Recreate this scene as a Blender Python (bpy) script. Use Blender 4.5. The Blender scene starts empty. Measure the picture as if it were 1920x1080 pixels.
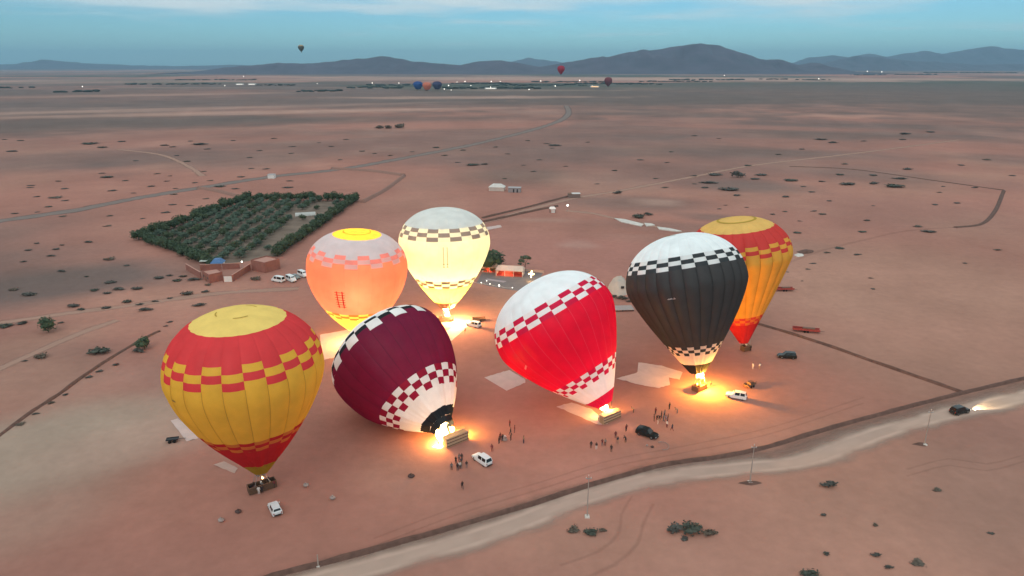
import bpy, bmesh, math, random
import numpy as np
from mathutils import Vector, Matrix, noise as mnoise

SC = bpy.context.scene
COL = SC.collection
random.seed(7)
RNG = np.random.default_rng(7)
R = math.radians

# ------------------------------------------------------------------ camera
F_PX, CAM_H, Y_HOR = 1300.0, 75.0, 122.0          # focal length in photo pixels, drone height, horizon row
PITCH = math.atan((540 - Y_HOR) / F_PX)
cam = bpy.data.objects.new('camera', bpy.data.cameras.new('camera'))
COL.objects.link(cam)
cam.location = (0, 0, CAM_H)
cam.rotation_euler = (math.pi / 2 - PITCH, 0, 0)
cam.data.sensor_width = 36.0
cam.data.lens = 36.0 * F_PX / 1920.0
cam.data.clip_start = 1.0
cam.data.clip_end = 90000.0
SC.camera = cam

# ------------------------------------------------------------------ world, sun, exposure
SUN_EL, SUN_AZ = R(42), R(200)
w = bpy.data.worlds.new('World'); SC.world = w; w.use_nodes = True
nt = w.node_tree; nt.nodes.clear()
N = nt.nodes.new; Lk = nt.links.new
out = N('ShaderNodeOutputWorld'); bg = N('ShaderNodeBackground'); bg.inputs['Strength'].default_value = 0.1
sky = N('ShaderNodeTexSky'); sky.sky_type = 'NISHITA'; sky.sun_disc = False
sky.sun_elevation = SUN_EL; sky.sun_rotation = SUN_AZ; sky.altitude = 500; sky.air_density = 1.0; sky.dust_density = 0.4; sky.ozone_density = 2.5
tint = N('ShaderNodeMix'); tint.data_type = 'RGBA'; tint.blend_type = 'MULTIPLY'; tint.inputs[0].default_value = 1.0
tint.inputs[7].default_value = (0.54, 0.93, 1.10, 1)
Lk(sky.outputs[0], tint.inputs[6])
tc = N('ShaderNodeTexCoord'); sep = N('ShaderNodeSeparateXYZ'); Lk(tc.outputs['Generated'], sep.inputs[0])
# cloud deck seen as a flat sheet overhead: direction divided by its height
mz = N('ShaderNodeMath'); mz.operation = 'MAXIMUM'; mz.inputs[1].default_value = 0.0; Lk(sep.outputs[2], mz.inputs[0])
az = N('ShaderNodeMath'); az.operation = 'ADD'; az.inputs[1].default_value = 0.035; Lk(mz.outputs[0], az.inputs[0])
dx = N('ShaderNodeMath'); dx.operation = 'DIVIDE'; Lk(sep.outputs[0], dx.inputs[0]); Lk(az.outputs[0], dx.inputs[1])
dy = N('ShaderNodeMath'); dy.operation = 'DIVIDE'; Lk(sep.outputs[1], dy.inputs[0]); Lk(az.outputs[0], dy.inputs[1])
cmb = N('ShaderNodeCombineXYZ'); Lk(dx.outputs[0], cmb.inputs[0]); Lk(dy.outputs[0], cmb.inputs[1])
cn = N('ShaderNodeTexNoise'); cn.inputs['Scale'].default_value = 0.42; cn.inputs['Detail'].default_value = 6; cn.inputs['Roughness'].default_value = 0.5
Lk(cmb.outputs[0], cn.inputs['Vector'])
# cover grows with height above the horizon (thick overcast overhead, open blue band low down)
cov = N('ShaderNodeMapRange'); cov.interpolation_type = 'SMOOTHSTEP'
cov.inputs[1].default_value = 0.0; cov.inputs[2].default_value = 0.20; cov.inputs[3].default_value = -0.29; cov.inputs[4].default_value = 0.62
Lk(mz.outputs[0], cov.inputs[0])
cadd = N('ShaderNodeMath'); cadd.operation = 'ADD'; Lk(cn.outputs[0], cadd.inputs[0]); Lk(cov.outputs[0], cadd.inputs[1])
cfac = N('ShaderNodeMapRange'); cfac.interpolation_type = 'SMOOTHSTEP'; cfac.inputs[1].default_value = 0.33; cfac.inputs[2].default_value = 0.66
Lk(cadd.outputs[0], cfac.inputs[0])
cmix = N('ShaderNodeMix'); cmix.data_type = 'RGBA'; cmix.inputs[7].default_value = (7.3, 8.5, 8.9, 1)
Lk(cfac.outputs[0], cmix.inputs[0]); Lk(tint.outputs[2], cmix.inputs[6])
Lk(cmix.outputs[2], bg.inputs['Color']); Lk(bg.outputs[0], out.inputs[0])

sun = bpy.data.objects.new('sun', bpy.data.lights.new('sun', 'SUN')); COL.objects.link(sun)
sun.data.energy = 0.8; sun.data.angle = R(40); sun.data.color = (1.0, 0.92, 0.84)
sun.rotation_euler = Vector((math.sin(SUN_AZ) * math.cos(SUN_EL), math.cos(SUN_AZ) * math.cos(SUN_EL), math.sin(SUN_EL))).to_track_quat('Z', 'Y').to_euler()
vs = SC.view_settings
vs.view_transform = 'Standard'; vs.look = 'None'; vs.gamma = 1.0; vs.exposure = 0.0; vs.use_curve_mapping = False
cy = SC.cycles
cy.use_denoising = True
try: cy.denoiser = 'OPENIMAGEDENOISE'
except Exception: pass
cy.max_bounces = 6; cy.diffuse_bounces = 3; cy.transparent_max_bounces = 12; cy.volume_bounces = 0
cy.sample_clamp_indirect = 6.0; cy.use_light_tree = True

# ------------------------------------------------------------------ helpers
FW = np.array([0, math.cos(PITCH), -math.sin(PITCH)]); UPV = np.array([0, math.sin(PITCH), math.cos(PITCH)])
def at(px, py, z=0.0):
    """the point at height z that the photograph shows at (px, py)"""
    r = FW + np.array([1.0, 0, 0]) * (px - 960) / F_PX + UPV * (540 - py) / F_PX
    t = (z - CAM_H) / r[2]
    p = np.array([0, 0, CAM_H]) + r * t
    return Vector(p)
def scale_at(py): return math.cos(PITCH) * (py - Y_HOR) / CAM_H     # photo pixels per metre on the ground

def tag(o, label=None, cat=None, group=None, kind=None):
    if label: o['label'] = label
    if cat: o['category'] = cat
    if group: o['group'] = group
    if kind: o['kind'] = kind
    return o
def thing(name, loc, label, cat, group=None, rz=0.0):
    o = bpy.data.objects.new(name, None); COL.objects.link(o); o.location = loc; o.rotation_euler = (0, 0, rz)
    o.empty_display_size = 0.5
    return tag(o, label, cat, group)
def link(name, me, parent=None, m=None, smooth=False):
    if m is not None and not me.materials:
        for x in (m if isinstance(m, (list, tuple)) else [m]): me.materials.append(x)
    if smooth: me.polygons.foreach_set('use_smooth', [True] * len(me.polygons))
    o = bpy.data.objects.new(name, me); COL.objects.link(o)
    if parent is not None: o.parent = parent
    return o
def meshdata(name, v, f):
    me = bpy.data.meshes.new(name); me.from_pydata([tuple(map(float, p)) for p in v], [], [tuple(map(int, q)) for q in f]); me.update(); return me
class MB:
    """collects solid shapes into one mesh"""
    def __init__(s): s.v = []; s.f = []; s.mi = []
    def add(s, v, f, mi=0):
        b = len(s.v); s.v += [tuple(p) for p in v]; s.f += [tuple(i + b for i in q) for q in f]; s.mi += [mi] * len(f); return s
    def box(s, c, d, mi=0, taper=1.0, rz=0.0):
        cx, cy_, cz = c; x, y, z = d[0] / 2, d[1] / 2, d[2] / 2
        v = [(-x, -y, -z), (x, -y, -z), (x, y, -z), (-x, y, -z), (-x * taper, -y * taper, z), (x * taper, -y * taper, z), (x * taper, y * taper, z), (-x * taper, y * taper, z)]
        cr, sr = math.cos(rz), math.sin(rz)
        v = [(cx + a * cr - b * sr, cy_ + a * sr + b * cr, cz + h) for a, b, h in v]
        return s.add(v, [(3, 2, 1, 0), (4, 5, 6, 7), (0, 1, 5, 4), (1, 2, 6, 5), (2, 3, 7, 6), (3, 0, 4, 7)], mi)
    def prism(s, poly, z0, z1, mi=0):
        n = len(poly)
        a = sum(poly[i][0] * poly[(i + 1) % n][1] - poly[(i + 1) % n][0] * poly[i][1] for i in range(n))
        if a < 0: poly = poly[::-1]
        v = [(p[0], p[1], z0) for p in poly] + [(p[0], p[1], z1) for p in poly]
        f = [tuple(range(n))[::-1], tuple(range(n, 2 * n))] + [(i, (i + 1) % n, n + (i + 1) % n, n + i) for i in range(n)]
        return s.add(v, f, mi)
    def tube(s, p0, p1, r0, r1=None, n=6, mi=0):
        r1 = r0 if r1 is None else r1
        p0, p1 = Vector(p0), Vector(p1); d = (p1 - p0).normalized()
        e = d.orthogonal().normalized(); g = d.cross(e)
        v = [p0 + (e * math.cos(2 * math.pi * i / n) + g * math.sin(2 * math.pi * i / n)) * r0 for i in range(n)]
        v += [p1 + (e * math.cos(2 * math.pi * i / n) + g * math.sin(2 * math.pi * i / n)) * r1 for i in range(n)]
        f = [(i, (i + 1) % n, n + (i + 1) % n, n + i) for i in range(n)] + [tuple(range(n))[::-1], tuple(range(n, 2 * n))]
        return s.add(v, f, mi)
    def ball(s, c, r, n=8, m=5, mi=0, sq=(1, 1, 1)):
        v = [(c[0], c[1], c[2] - r * sq[2])]
        for j in range(1, m):
            a = math.pi * j / m
            for i in range(n):
                t = 2 * math.pi * i / n
                v.append((c[0] + r * sq[0] * math.sin(a) * math.cos(t), c[1] + r * sq[1] * math.sin(a) * math.sin(t), c[2] - r * sq[2] * math.cos(a)))
        v.append((c[0], c[1], c[2] + r * sq[2])); k = len(v) - 1
        f = [(0, 1 + (i + 1) % n, 1 + i) for i in range(n)]
        for j in range(m - 2):
            b = 1 + j * n
            f += [(b + i, b + (i + 1) % n, b + n + (i + 1) % n, b + n + i) for i in range(n)]
        b = 1 + (m - 2) * n
        f += [(b + i, b + (i + 1) % n, k) for i in range(n)]
        return s.add(v, f, mi)
    def mesh(s, name, mats):
        me = meshdata(name, s.v, s.f)
        for m in (mats if isinstance(mats, (list, tuple)) else [mats]): me.materials.append(m)
        if any(s.mi): me.polygons.foreach_set('material_index', s.mi)
        return me
    def build(s, name, mats, parent=None, smooth=False):
        return link(name, s.mesh(name, mats), parent, None, smooth)

def copy_tree(o, parent=None):
    c = o.copy(); COL.objects.link(c); c.parent = parent
    for ch in o.children: copy_tree(ch, c)
    return c

# ------------------------------------------------------------------ materials
MATS = {}
def mat(name, col, rough=0.8, var=0.12, scale=3.0, metal=0.0, bump=0.0, spec=0.3, detail=4):
    if name in MATS: return MATS[name]
    m = bpy.data.materials.new(name); m.use_nodes = True; t = m.node_tree; b = t.nodes['Principled BSDF']
    b.inputs['Roughness'].default_value = rough; b.inputs['Metallic'].default_value = metal; b.inputs['Specular IOR Level'].default_value = spec
    tcn = t.nodes.new('ShaderNodeTexCoord'); nz = t.nodes.new('ShaderNodeTexNoise'); nz.inputs['Scale'].default_value = scale; nz.inputs['Detail'].default_value = detail
    t.links.new(tcn.outputs['Object'], nz.inputs['Vector'])
    mr = t.nodes.new('ShaderNodeMapRange'); mr.inputs[1].default_value = 0.25; mr.inputs[2].default_value = 0.75; mr.inputs[3].default_value = 1 - var; mr.inputs[4].default_value = 1 + var
    t.links.new(nz.outputs[0], mr.inputs[0])
    mx = t.nodes.new('ShaderNodeMix'); mx.data_type = 'RGBA'; mx.blend_type = 'MULTIPLY'; mx.inputs[0].default_value = 1
    mx.inputs[6].default_value = (*col, 1); t.links.new(mr.outputs[0], mx.inputs[7]); t.links.new(mx.outputs[2], b.inputs['Base Color'])
    if bump:
        bp = t.nodes.new('ShaderNodeBump'); bp.inputs['Strength'].default_value = bump; bp.inputs['Distance'].default_value = 0.1
        t.links.new(nz.outputs[0], bp.inputs['Height']); t.links.new(bp.outputs[0], b.inputs['Normal'])
    MATS[name] = m; return m
def emit_mat(name, col, s):
    if name in MATS: return MATS[name]
    m = bpy.data.materials.new(name); m.use_nodes = True; t = m.node_tree; t.nodes.clear()
    e = t.nodes.new('ShaderNodeEmission'); e.inputs[0].default_value = (*col, 1); e.inputs[1].default_value = s
    o = t.nodes.new('ShaderNodeOutputMaterial'); t.links.new(e.outputs[0], o.inputs[0]); MATS[name] = m; return m
def fabric(name, col, trans=0.3, tcol=None, var=0.07):
    """nylon cloth that reflects and lets light through"""
    if name in MATS: return MATS[name]
    m = bpy.data.materials.new(name); m.use_nodes = True; t = m.node_tree; t.nodes.clear()
    o = t.nodes.new('ShaderNodeOutputMaterial'); d = t.nodes.new('ShaderNodeBsdfDiffuse'); tr = t.nodes.new('ShaderNodeBsdfTranslucent')
    gl = t.nodes.new('ShaderNodeBsdfGlossy'); gl.inputs['Roughness'].default_value = 0.45
    tcn = t.nodes.new('ShaderNodeTexCoord'); nz = t.nodes.new('ShaderNodeTexNoise'); nz.inputs['Scale'].default_value = 0.35; nz.inputs['Detail'].default_value = 6
    t.links.new(tcn.outputs['Object'], nz.inputs['Vector'])
    mr = t.nodes.new('ShaderNodeMapRange'); mr.inputs[1].default_value = 0.3; mr.inputs[2].default_value = 0.7; mr.inputs[3].default_value = 1 - var; mr.inputs[4].default_value = 1 + var
    t.links.new(nz.outputs[0], mr.inputs[0])
    for sh, c in ((d, col), (tr, tcol or col)):
        mx = t.nodes.new('ShaderNodeMix'); mx.data_type = 'RGBA'; mx.blend_type = 'MULTIPLY'; mx.inputs[0].default_value = 1
        mx.inputs[6].default_value = (*c, 1); t.links.new(mr.outputs[0], mx.inputs[7]); t.links.new(mx.outputs[2], sh.inputs['Color'])
    m1 = t.nodes.new('ShaderNodeMixShader'); m1.inputs[0].default_value = trans; t.links.new(d.outputs[0], m1.inputs[1]); t.links.new(tr.outputs[0], m1.inputs[2])
    m2 = t.nodes.new('ShaderNodeMixShader'); m2.inputs[0].default_value = 0.012; t.links.new(m1.outputs[0], m2.inputs[1]); t.links.new(gl.outputs[0], m2.inputs[2])
    nw = t.nodes.new('ShaderNodeTexNoise'); nw.inputs['Scale'].default_value = 1.1; nw.inputs['Detail'].default_value = 3; t.links.new(tcn.outputs['Object'], nw.inputs['Vector'])
    bp = t.nodes.new('ShaderNodeBump'); bp.inputs['Strength'].default_value = 0.25; bp.inputs['Distance'].default_value = 0.15; t.links.new(nw.outputs[0], bp.inputs['Height'])
    for sh in (d, gl): t.links.new(bp.outputs[0], sh.inputs['Normal'])
    t.links.new(m2.outputs[0], o.inputs[0]); MATS[name] = m; return m
def glow_fabric(name, col, tcol, trans, fwd):
    """thin lit cloth: part of the light comes straight on through the weave, so it is brightest in front of the flame"""
    m = fabric(name, col, trans, tcol); t = m.node_tree; o = [n for n in t.nodes if n.type == 'OUTPUT_MATERIAL'][0]
    src = o.inputs[0].links[0].from_socket; rf = t.nodes.new('ShaderNodeBsdfRefraction'); rf.inputs['Color'].default_value = (*tcol, 1); rf.inputs['Roughness'].default_value = 1.0; rf.inputs['IOR'].default_value = 1.45
    ms = t.nodes.new('ShaderNodeMixShader'); ms.inputs[0].default_value = fwd; t.links.new(src, ms.inputs[1]); t.links.new(rf.outputs[0], ms.inputs[2]); t.links.new(ms.outputs[0], o.inputs[0]); return m
def flame_mat(name, core, edge, s):
    """glowing gas: emits and lets light pass"""
    if name in MATS: return MATS[name]
    m = bpy.data.materials.new(name); m.use_nodes = True; t = m.node_tree; t.nodes.clear()
    o = t.nodes.new('ShaderNodeOutputMaterial'); e = t.nodes.new('ShaderNodeEmission'); tp = t.nodes.new('ShaderNodeBsdfTransparent')
    lw = t.nodes.new('ShaderNodeLayerWeight'); lw.inputs[0].default_value = 0.35
    mx = t.nodes.new('ShaderNodeMix'); mx.data_type = 'RGBA'; mx.inputs[6].default_value = (*core, 1); mx.inputs[7].default_value = (*edge, 1)
    t.links.new(lw.outputs['Facing'], mx.inputs[0]); t.links.new(mx.outputs[2], e.inputs[0]); e.inputs[1].default_value = s
    ms = t.nodes.new('ShaderNodeMixShader'); t.links.new(lw.outputs['Facing'], ms.inputs[0]); t.links.new(e.outputs[0], ms.inputs[1]); 
    ad = t.nodes.new('ShaderNodeAddShader'); e2 = t.nodes.new('ShaderNodeEmission'); e2.inputs[0].default_value = (*edge, 1); e2.inputs[1].default_value = s * 0.25
    t.links.new(e2.outputs[0], ad.inputs[0]); t.links.new(tp.outputs[0], ad.inputs[1]); t.links.new(ad.outputs[0], ms.inputs[2])
    ad2 = t.nodes.new('ShaderNodeAddShader'); tp2 = t.nodes.new('ShaderNodeBsdfTransparent'); tp2.inputs[0].default_value = (.6, .6, .6, 1)
    t.links.new(ms.outputs[0], ad2.inputs[0]); t.links.new(tp2.outputs[0], ad2.inputs[1])
    t.links.new(ad2.outputs[0], o.inputs[0]); MATS[name] = m; return m

def lamp(name, loc, watts, col, radius=0.5, parent=None):
    l = bpy.data.lights.new(name, 'POINT'); l.energy = watts; l.color = col; l.shadow_soft_size = radius
    o = bpy.data.objects.new(name, l); COL.objects.link(o); o.location = loc
    if parent is not None: o.parent = parent
    return o

# ------------------------------------------------------------------ ground
def vnoise(x, y, seed=0):
    xi, yi = np.floor(x).astype(np.int64), np.floor(y).astype(np.int64); fx, fy = x - xi, y - yi
    fx, fy = fx * fx * (3 - 2 * fx), fy * fy * (3 - 2 * fy)
    def h(a, b):
        n = (a * 374761393 + b * 668265263 + seed * 1442695041) & 0xffffffff
        n = ((n ^ (n >> 13)) * 1274126177) & 0xffffffff
        return ((n ^ (n >> 16)) & 0xffff) / 65535.0
    return (h(xi, yi) * (1 - fx) + h(xi + 1, yi) * fx) * (1 - fy) + (h(xi, yi + 1) * (1 - fx) + h(xi + 1, yi + 1) * fx) * fy
def fbm(x, y, oct=5, seed=0):
    s = 0; a = .5
    for i in range(oct): s = s + a * vnoise(x * 2 ** i + 17 * i, y * 2 ** i + 31 * i, seed + i); a *= .5
    return s / (1 - .5 ** oct)

RED = np.array([.394, .180, .135]); TAN = np.array([.400, .215, .155]); GREY = np.array([.175, .122, .106]); PALE = np.array([.47, .29, .225]); SAND = np.array([.40, .295, .225]); DARK = np.array([.148, .108, .092]); GREEN = np.array([.07, .085, .062])
# soil patches: photo centre, half sizes in photo pixels (turned into metres on the ground), soil colour, strength
PATCHES = [
    (150, 195, 600, 14, GREY, .75), (250, 232, 480, 14, DARK, .85), (60, 225, 300, 16, DARK, .6), (700, 222, 420, 10, DARK, .6), (100, 180, 500, 8, DARK, .5), (620, 190, 500, 9, DARK, .5), (700, 195, 500, 12, GREY, .75), (1150, 192, 420, 20, DARK, .75), (1600, 184, 620, 28, DARK, .85), (1550, 250, 200, 16, DARK, .6), (1400, 285, 220, 12, DARK, .55), (1830, 262, 120, 8, DARK, .4), (330, 296, 260, 10, DARK, .35), (1250, 215, 200, 8, DARK, .5), (1900, 300, 120, 12, GREY, .5),
    (1620, 240, 330, 14, GREY, .7), (1350, 262, 260, 10, GREY, .6), (1850, 210, 220, 24, DARK, .6),
    (500, 211, 500, 3.5, PALE, .7), (250, 207, 600, 3, PALE, .5), (850, 183, 260, 2.5, PALE, .7), (300, 178, 250, 2, PALE, .5), (1150, 148, 700, 4, PALE, .75), (400, 152, 500, 3, PALE, .4),
    (850, 236, 220, 8, RED, .8), (1450, 240, 260, 5, RED, .55), (1700, 228, 160, 4, RED, .4), (1500, 270, 260, 12, RED, .6), (500, 262, 300, 8, RED, .5), (800, 215, 260, 4, RED, .4), (1800, 275, 160, 12, RED, .5),
    (150, 300, 260, 18, GREY, .55), (480, 300, 200, 14, GREY, .55), (980, 330, 130, 22, DARK, .55), (930, 300, 200, 10, GREY, .45), (1150, 285, 300, 12, GREY, .5), (1400, 350, 130, 14, GREY, .75), (1180, 380, 150, 16, GREY, .6), (1650, 330, 260, 12, GREY, .35),
    (110, 535, 230, 36, GREY, .95), (60, 520, 140, 26, DARK, .35), (330, 520, 160, 20, GREY, .3), (60, 480, 150, 22, GREY, .25), (60, 690, 160, 50, GREY, .35), (20, 960, 220, 90, SAND, .35), (60, 850, 260, 80, SAND, .9), (230, 810, 170, 70, SAND, .55), (30, 720, 140, 60, TAN, .6),
    (260, 830, 180, 40, PALE, .45), (330, 700, 90, 40, GREY, .35), (180, 720, 90, 22, PALE, .25), (80, 640, 120, 20, TAN, .6),
    (1083, 459, 28, 5, np.array([.6, .42, .34]), .9), (1080, 330, 14, 1.6, np.array([.7, .55, .48]), .8), (1020, 412, 50, 3, PALE, .5), (1240, 380, 40, 6, PALE, .6), (1200, 378, 30, 4, PALE, .4),
    (1180, 445, 60, 4, PALE, .4), (1340, 408, 70, 5, GREY, .6), (1240, 425, 130, 8, GREY, .5), (1520, 470, 70, 14, GREY, .35), (1250, 480, 60, 8, GREY, .2),
    (1700, 400, 220, 30, GREY, .2), (1700, 560, 300, 90, TAN, .75), (1650, 950, 420, 180, TAN, .55), (1900, 950, 200, 200, GREY, .25), (1100, 1010, 250, 70, TAN, .35),
    (1720, 700, 200, 60, TAN, .6), (640, 1000, 240, 60, RED, .4), (1500, 720, 120, 50, RED, .35), (930, 900, 180, 60, RED, .4), (740, 890, 90, 40, TAN, .4),
    (1560, 800, 40, 14, TAN, .5), (1110, 690, 90, 40, np.array([.33, .15, .125]), .6), (900, 720, 110, 60, np.array([.36, .16, .13]), .5), (660, 300, 90, 10, RED, .5),
    (930, 527, 52, 18, GREY, 0.0), (520, 545, 180, 10, RED, .5), (650, 425, 130, 40, RED, .4), (100, 380, 250, 30, RED, .5), (200, 440, 180, 25, RED, .5), (1050, 480, 190, 34, np.array([.43, .19, .15]), .7), (1120, 430, 160, 14, RED, .5)]
def build_ground():
    r = np.concatenate([[0.0], np.geomspace(18, 34000, 330)])
    fr = np.linspace(R(90 - 48), R(90 + 48), 340); bk = np.linspace(R(90 + 48), R(90 + 312), 60)[1:-1]
    th = np.concatenate([fr, bk]); n = len(th)
    X = r[:, None] * np.cos(th); Y = r[:, None] * np.sin(th)
    D = np.hypot(X, Y)
    Z = np.zeros_like(X)
    nb = fbm(X / 260 + 3, Y / 260 + 9, 5, 1); nm_ = fbm(X / 55 + 1, Y / 55 + 5, 4, 11); nf = fbm(X / 900 + 40, Y / 420 + 7, 5, 23)
    col = np.zeros(X.shape + (3,)); col[:] = RED
    def mixc(c, a):
        nonlocal col
        a = np.clip(a, 0, 1)[..., None]; col = col * (1 - a) + np.asarray(c) * a
    mixc(TAN, (nm_ - .45) * 1.8)
    mixc(GREY, np.clip((nb - .52) * 3.0, 0, .55) * np.clip(D / 260, .2, 1))
    far = np.clip((D - 500) / 1100, 0, 1)
    mixc(GREY, far * np.clip((nf - .40) * 6, 0, .95))
    mixc(DARK, far * np.clip((fbm(X / 700 + 90, Y / 1400 + 3, 4, 51) - .50) * 6, 0, .7))
    mixc(PALE, far * np.clip((fbm(X / 1500 + 20, Y / 500 + 3, 4, 77) - .60) * 8, 0, .6))
    vf = np.clip((D - 1900) / 800, 0, 1)
    mixc(GREEN, vf * np.clip((fbm(X / 900 + 5, Y / 700 + 3, 4, 91) - .50) * 7, 0, .85) * (D < 6500))
    for cx, cy_, hx, hy, c, s in PATCHES:
        p = at(cx, cy_); q = at(cx, max(cy_ - hy, 131)); q2 = at(cx, cy_ + hy)
        ry = max((q - q2).length / 2, 4); rx = hx / scale_at(cy_)
        mid = (q + q2) / 2 if cy_ - hy > 131 else p
        d = Vector((p.x, p.y)).normalized()
        a = (X - mid.x) * d.x + (Y - mid.y) * d.y; b = (X - mid.x) * d.y - (Y - mid.y) * d.x
        wob = 1 + .9 * (nm_ - .5) + .7 * (nb - .5)
        q_ = np.sqrt((a / ry) ** 2 + (b / rx) ** 2) * wob
        mixc(c, s * np.clip((1.25 - q_) / .7, 0, 1))
    col *= (1 + .16 * (nm_ - .5) + .2 * (fbm(X / 9, Y / 9, 3, 5) - .5) * np.clip(1 - D / 500, 0, 1))[..., None]
    V = np.stack([X, Y, Z], -1)
    V = np.concatenate([[[0, 0, 0]], V[1:].reshape(-1, 3)])
    C = np.concatenate([col[0, :1], col[1:].reshape(-1, 3)])
    k = len(r) - 1
    i = np.arange(k - 1)[:, None]; j = np.arange(n)[None]; j2 = (j + 1) % n
    quads = np.stack([1 + i * n + j, 1 + (i + 1) * n + j, 1 + (i + 1) * n + j2, 1 + i * n + j2], -1).reshape(-1, 4)
    tris = [(0, 1 + a, 1 + (a + 1) % n) for a in range(n)]
    me = bpy.data.meshes.new('ground'); me.from_pydata(V.tolist(), [], tris + quads.tolist()); me.update()
    at_ = me.color_attributes.new('soil', 'FLOAT_COLOR', 'POINT')
    at_.data.foreach_set('color', np.concatenate([C, np.ones((len(C), 1))], 1).astype(np.float32).ravel())
    m = bpy.data.materials.new('desert_soil'); m.use_nodes = True; t = m.node_tree; b = t.nodes['Principled BSDF']; b.inputs['Roughness'].default_value = 0.95; b.inputs['Specular IOR Level'].default_value = 0.08
    a = t.nodes.new('ShaderNodeAttribute'); a.attribute_name = 'soil'
    g = t.nodes.new('ShaderNodeNewGeometry')
    def nz(sc, det, rough=.6):
        x = t.nodes.new('ShaderNodeTexNoise'); x.inputs['Scale'].default_value = sc; x.inputs['Detail'].default_value = det; x.inputs['Roughness'].default_value = rough
        t.links.new(g.outputs['Position'], x.inputs['Vector']); return x
    n1, n2, n3 = nz(.05, 6), nz(.4, 6, .65), nz(.012, 5)
    f = None; cur = a.outputs['Color']
    for nd, lo, hi in ((n1, .93, 1.07), (n2, .94, 1.06), (n3, .88, 1.12)):
        mr = t.nodes.new('ShaderNodeMapRange'); mr.inputs[1].default_value = .3; mr.inputs[2].default_value = .7; mr.inputs[3].default_value = lo; mr.inputs[4].default_value = hi
        t.links.new(nd.outputs[0], mr.inputs[0])
        mx = t.nodes.new('ShaderNodeMix'); mx.data_type = 'RGBA'; mx.blend_type = 'MULTIPLY'; mx.inputs[0].default_value = 1
        t.links.new(cur, mx.inputs[6]); t.links.new(mr.outputs[0], mx.inputs[7]); cur = mx.outputs[2]
    t.links.new(cur, b.inputs['Base Color'])
    bp = t.nodes.new('ShaderNodeBump'); bp.inputs['Strength'].default_value = .22; bp.inputs['Distance'].default_value = .5
    t.links.new(n2.outputs[0], bp.inputs['Height']); t.links.new(bp.outputs[0], b.inputs['Normal'])
    o = link('ground', me, None, m, True); tag(o, 'open red brown desert plain with grey scrubby patches reaching the hills', None, None, 'structure')
build_ground()

def spline(pts, step):
    P = [Vector(p) for p in pts]; P = [P[0] * 2 - P[1]] + P + [P[-1] * 2 - P[-2]]
    outp = []
    for i in range(1, len(P) - 2):
        n = max(2, int((P[i + 1] - P[i]).length / step))
        for k in range(n):
            t = k / n; a, b, c, d = P[i - 1], P[i], P[i + 1], P[i + 2]
            outp.append(.5 * ((2 * b) + (c - a) * t + (2 * a - 5 * b + 4 * c - d) * t * t + (3 * b - a - 3 * c + d) * t ** 3))
    outp.append(P[-2]); return outp
def ordinal(n):
    U = ['', 'first', 'second', 'third', 'fourth', 'fifth', 'sixth', 'seventh', 'eighth', 'ninth', 'tenth', 'eleventh', 'twelfth', 'thirteenth', 'fourteenth', 'fifteenth', 'sixteenth', 'seventeenth', 'eighteenth', 'nineteenth']
    if n < 20: return U[n]
    T = ['', '', 'twenty', 'thirty', 'forty', 'fifty', 'sixty', 'seventy']
    return T[n // 10] + ' ' + U[n % 10] if n % 10 else T[n // 10][:-1] + 'ieth'
def strip(name, pix, width, z, material, label, step=4.0, kind='structure', wob=0.12, cat=None):
    """a flat track across the ground whose edges fade and wander; u across is kept in an attribute"""
    L = spline([at(*p) for p in pix], step); v = []; f = []; U = []
    m = 8; un = [-1 + 2 * j / m for j in range(m + 1)]
    for i, p in enumerate(L):
        d = (L[min(i + 1, len(L) - 1)] - L[max(i - 1, 0)]); d.z = 0; d.normalize(); nrm = Vector((-d.y, d.x, 0))
        ww = width * (1 + wob * (mnoise.noise((p.x * .05, p.y * .05, 3)) * 2)) / 2
        for u in un: v.append((p + nrm * u * ww)[:2] + (z,)); U.append(u)
    for i in range(len(L) - 1):
        for j in range(m): f.append((i * (m + 1) + j, i * (m + 1) + j + 1, (i + 1) * (m + 1) + j + 1, (i + 1) * (m + 1) + j))
    me = meshdata(name, v, f); a = me.attributes.new('across', 'FLOAT', 'POINT'); a.data.foreach_set('value', U)
    o = link(name, me, None, material)
    if me.polygons[0].normal.z < 0: me.flip_normals()
    return tag(o, label, cat, None, kind)
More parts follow.
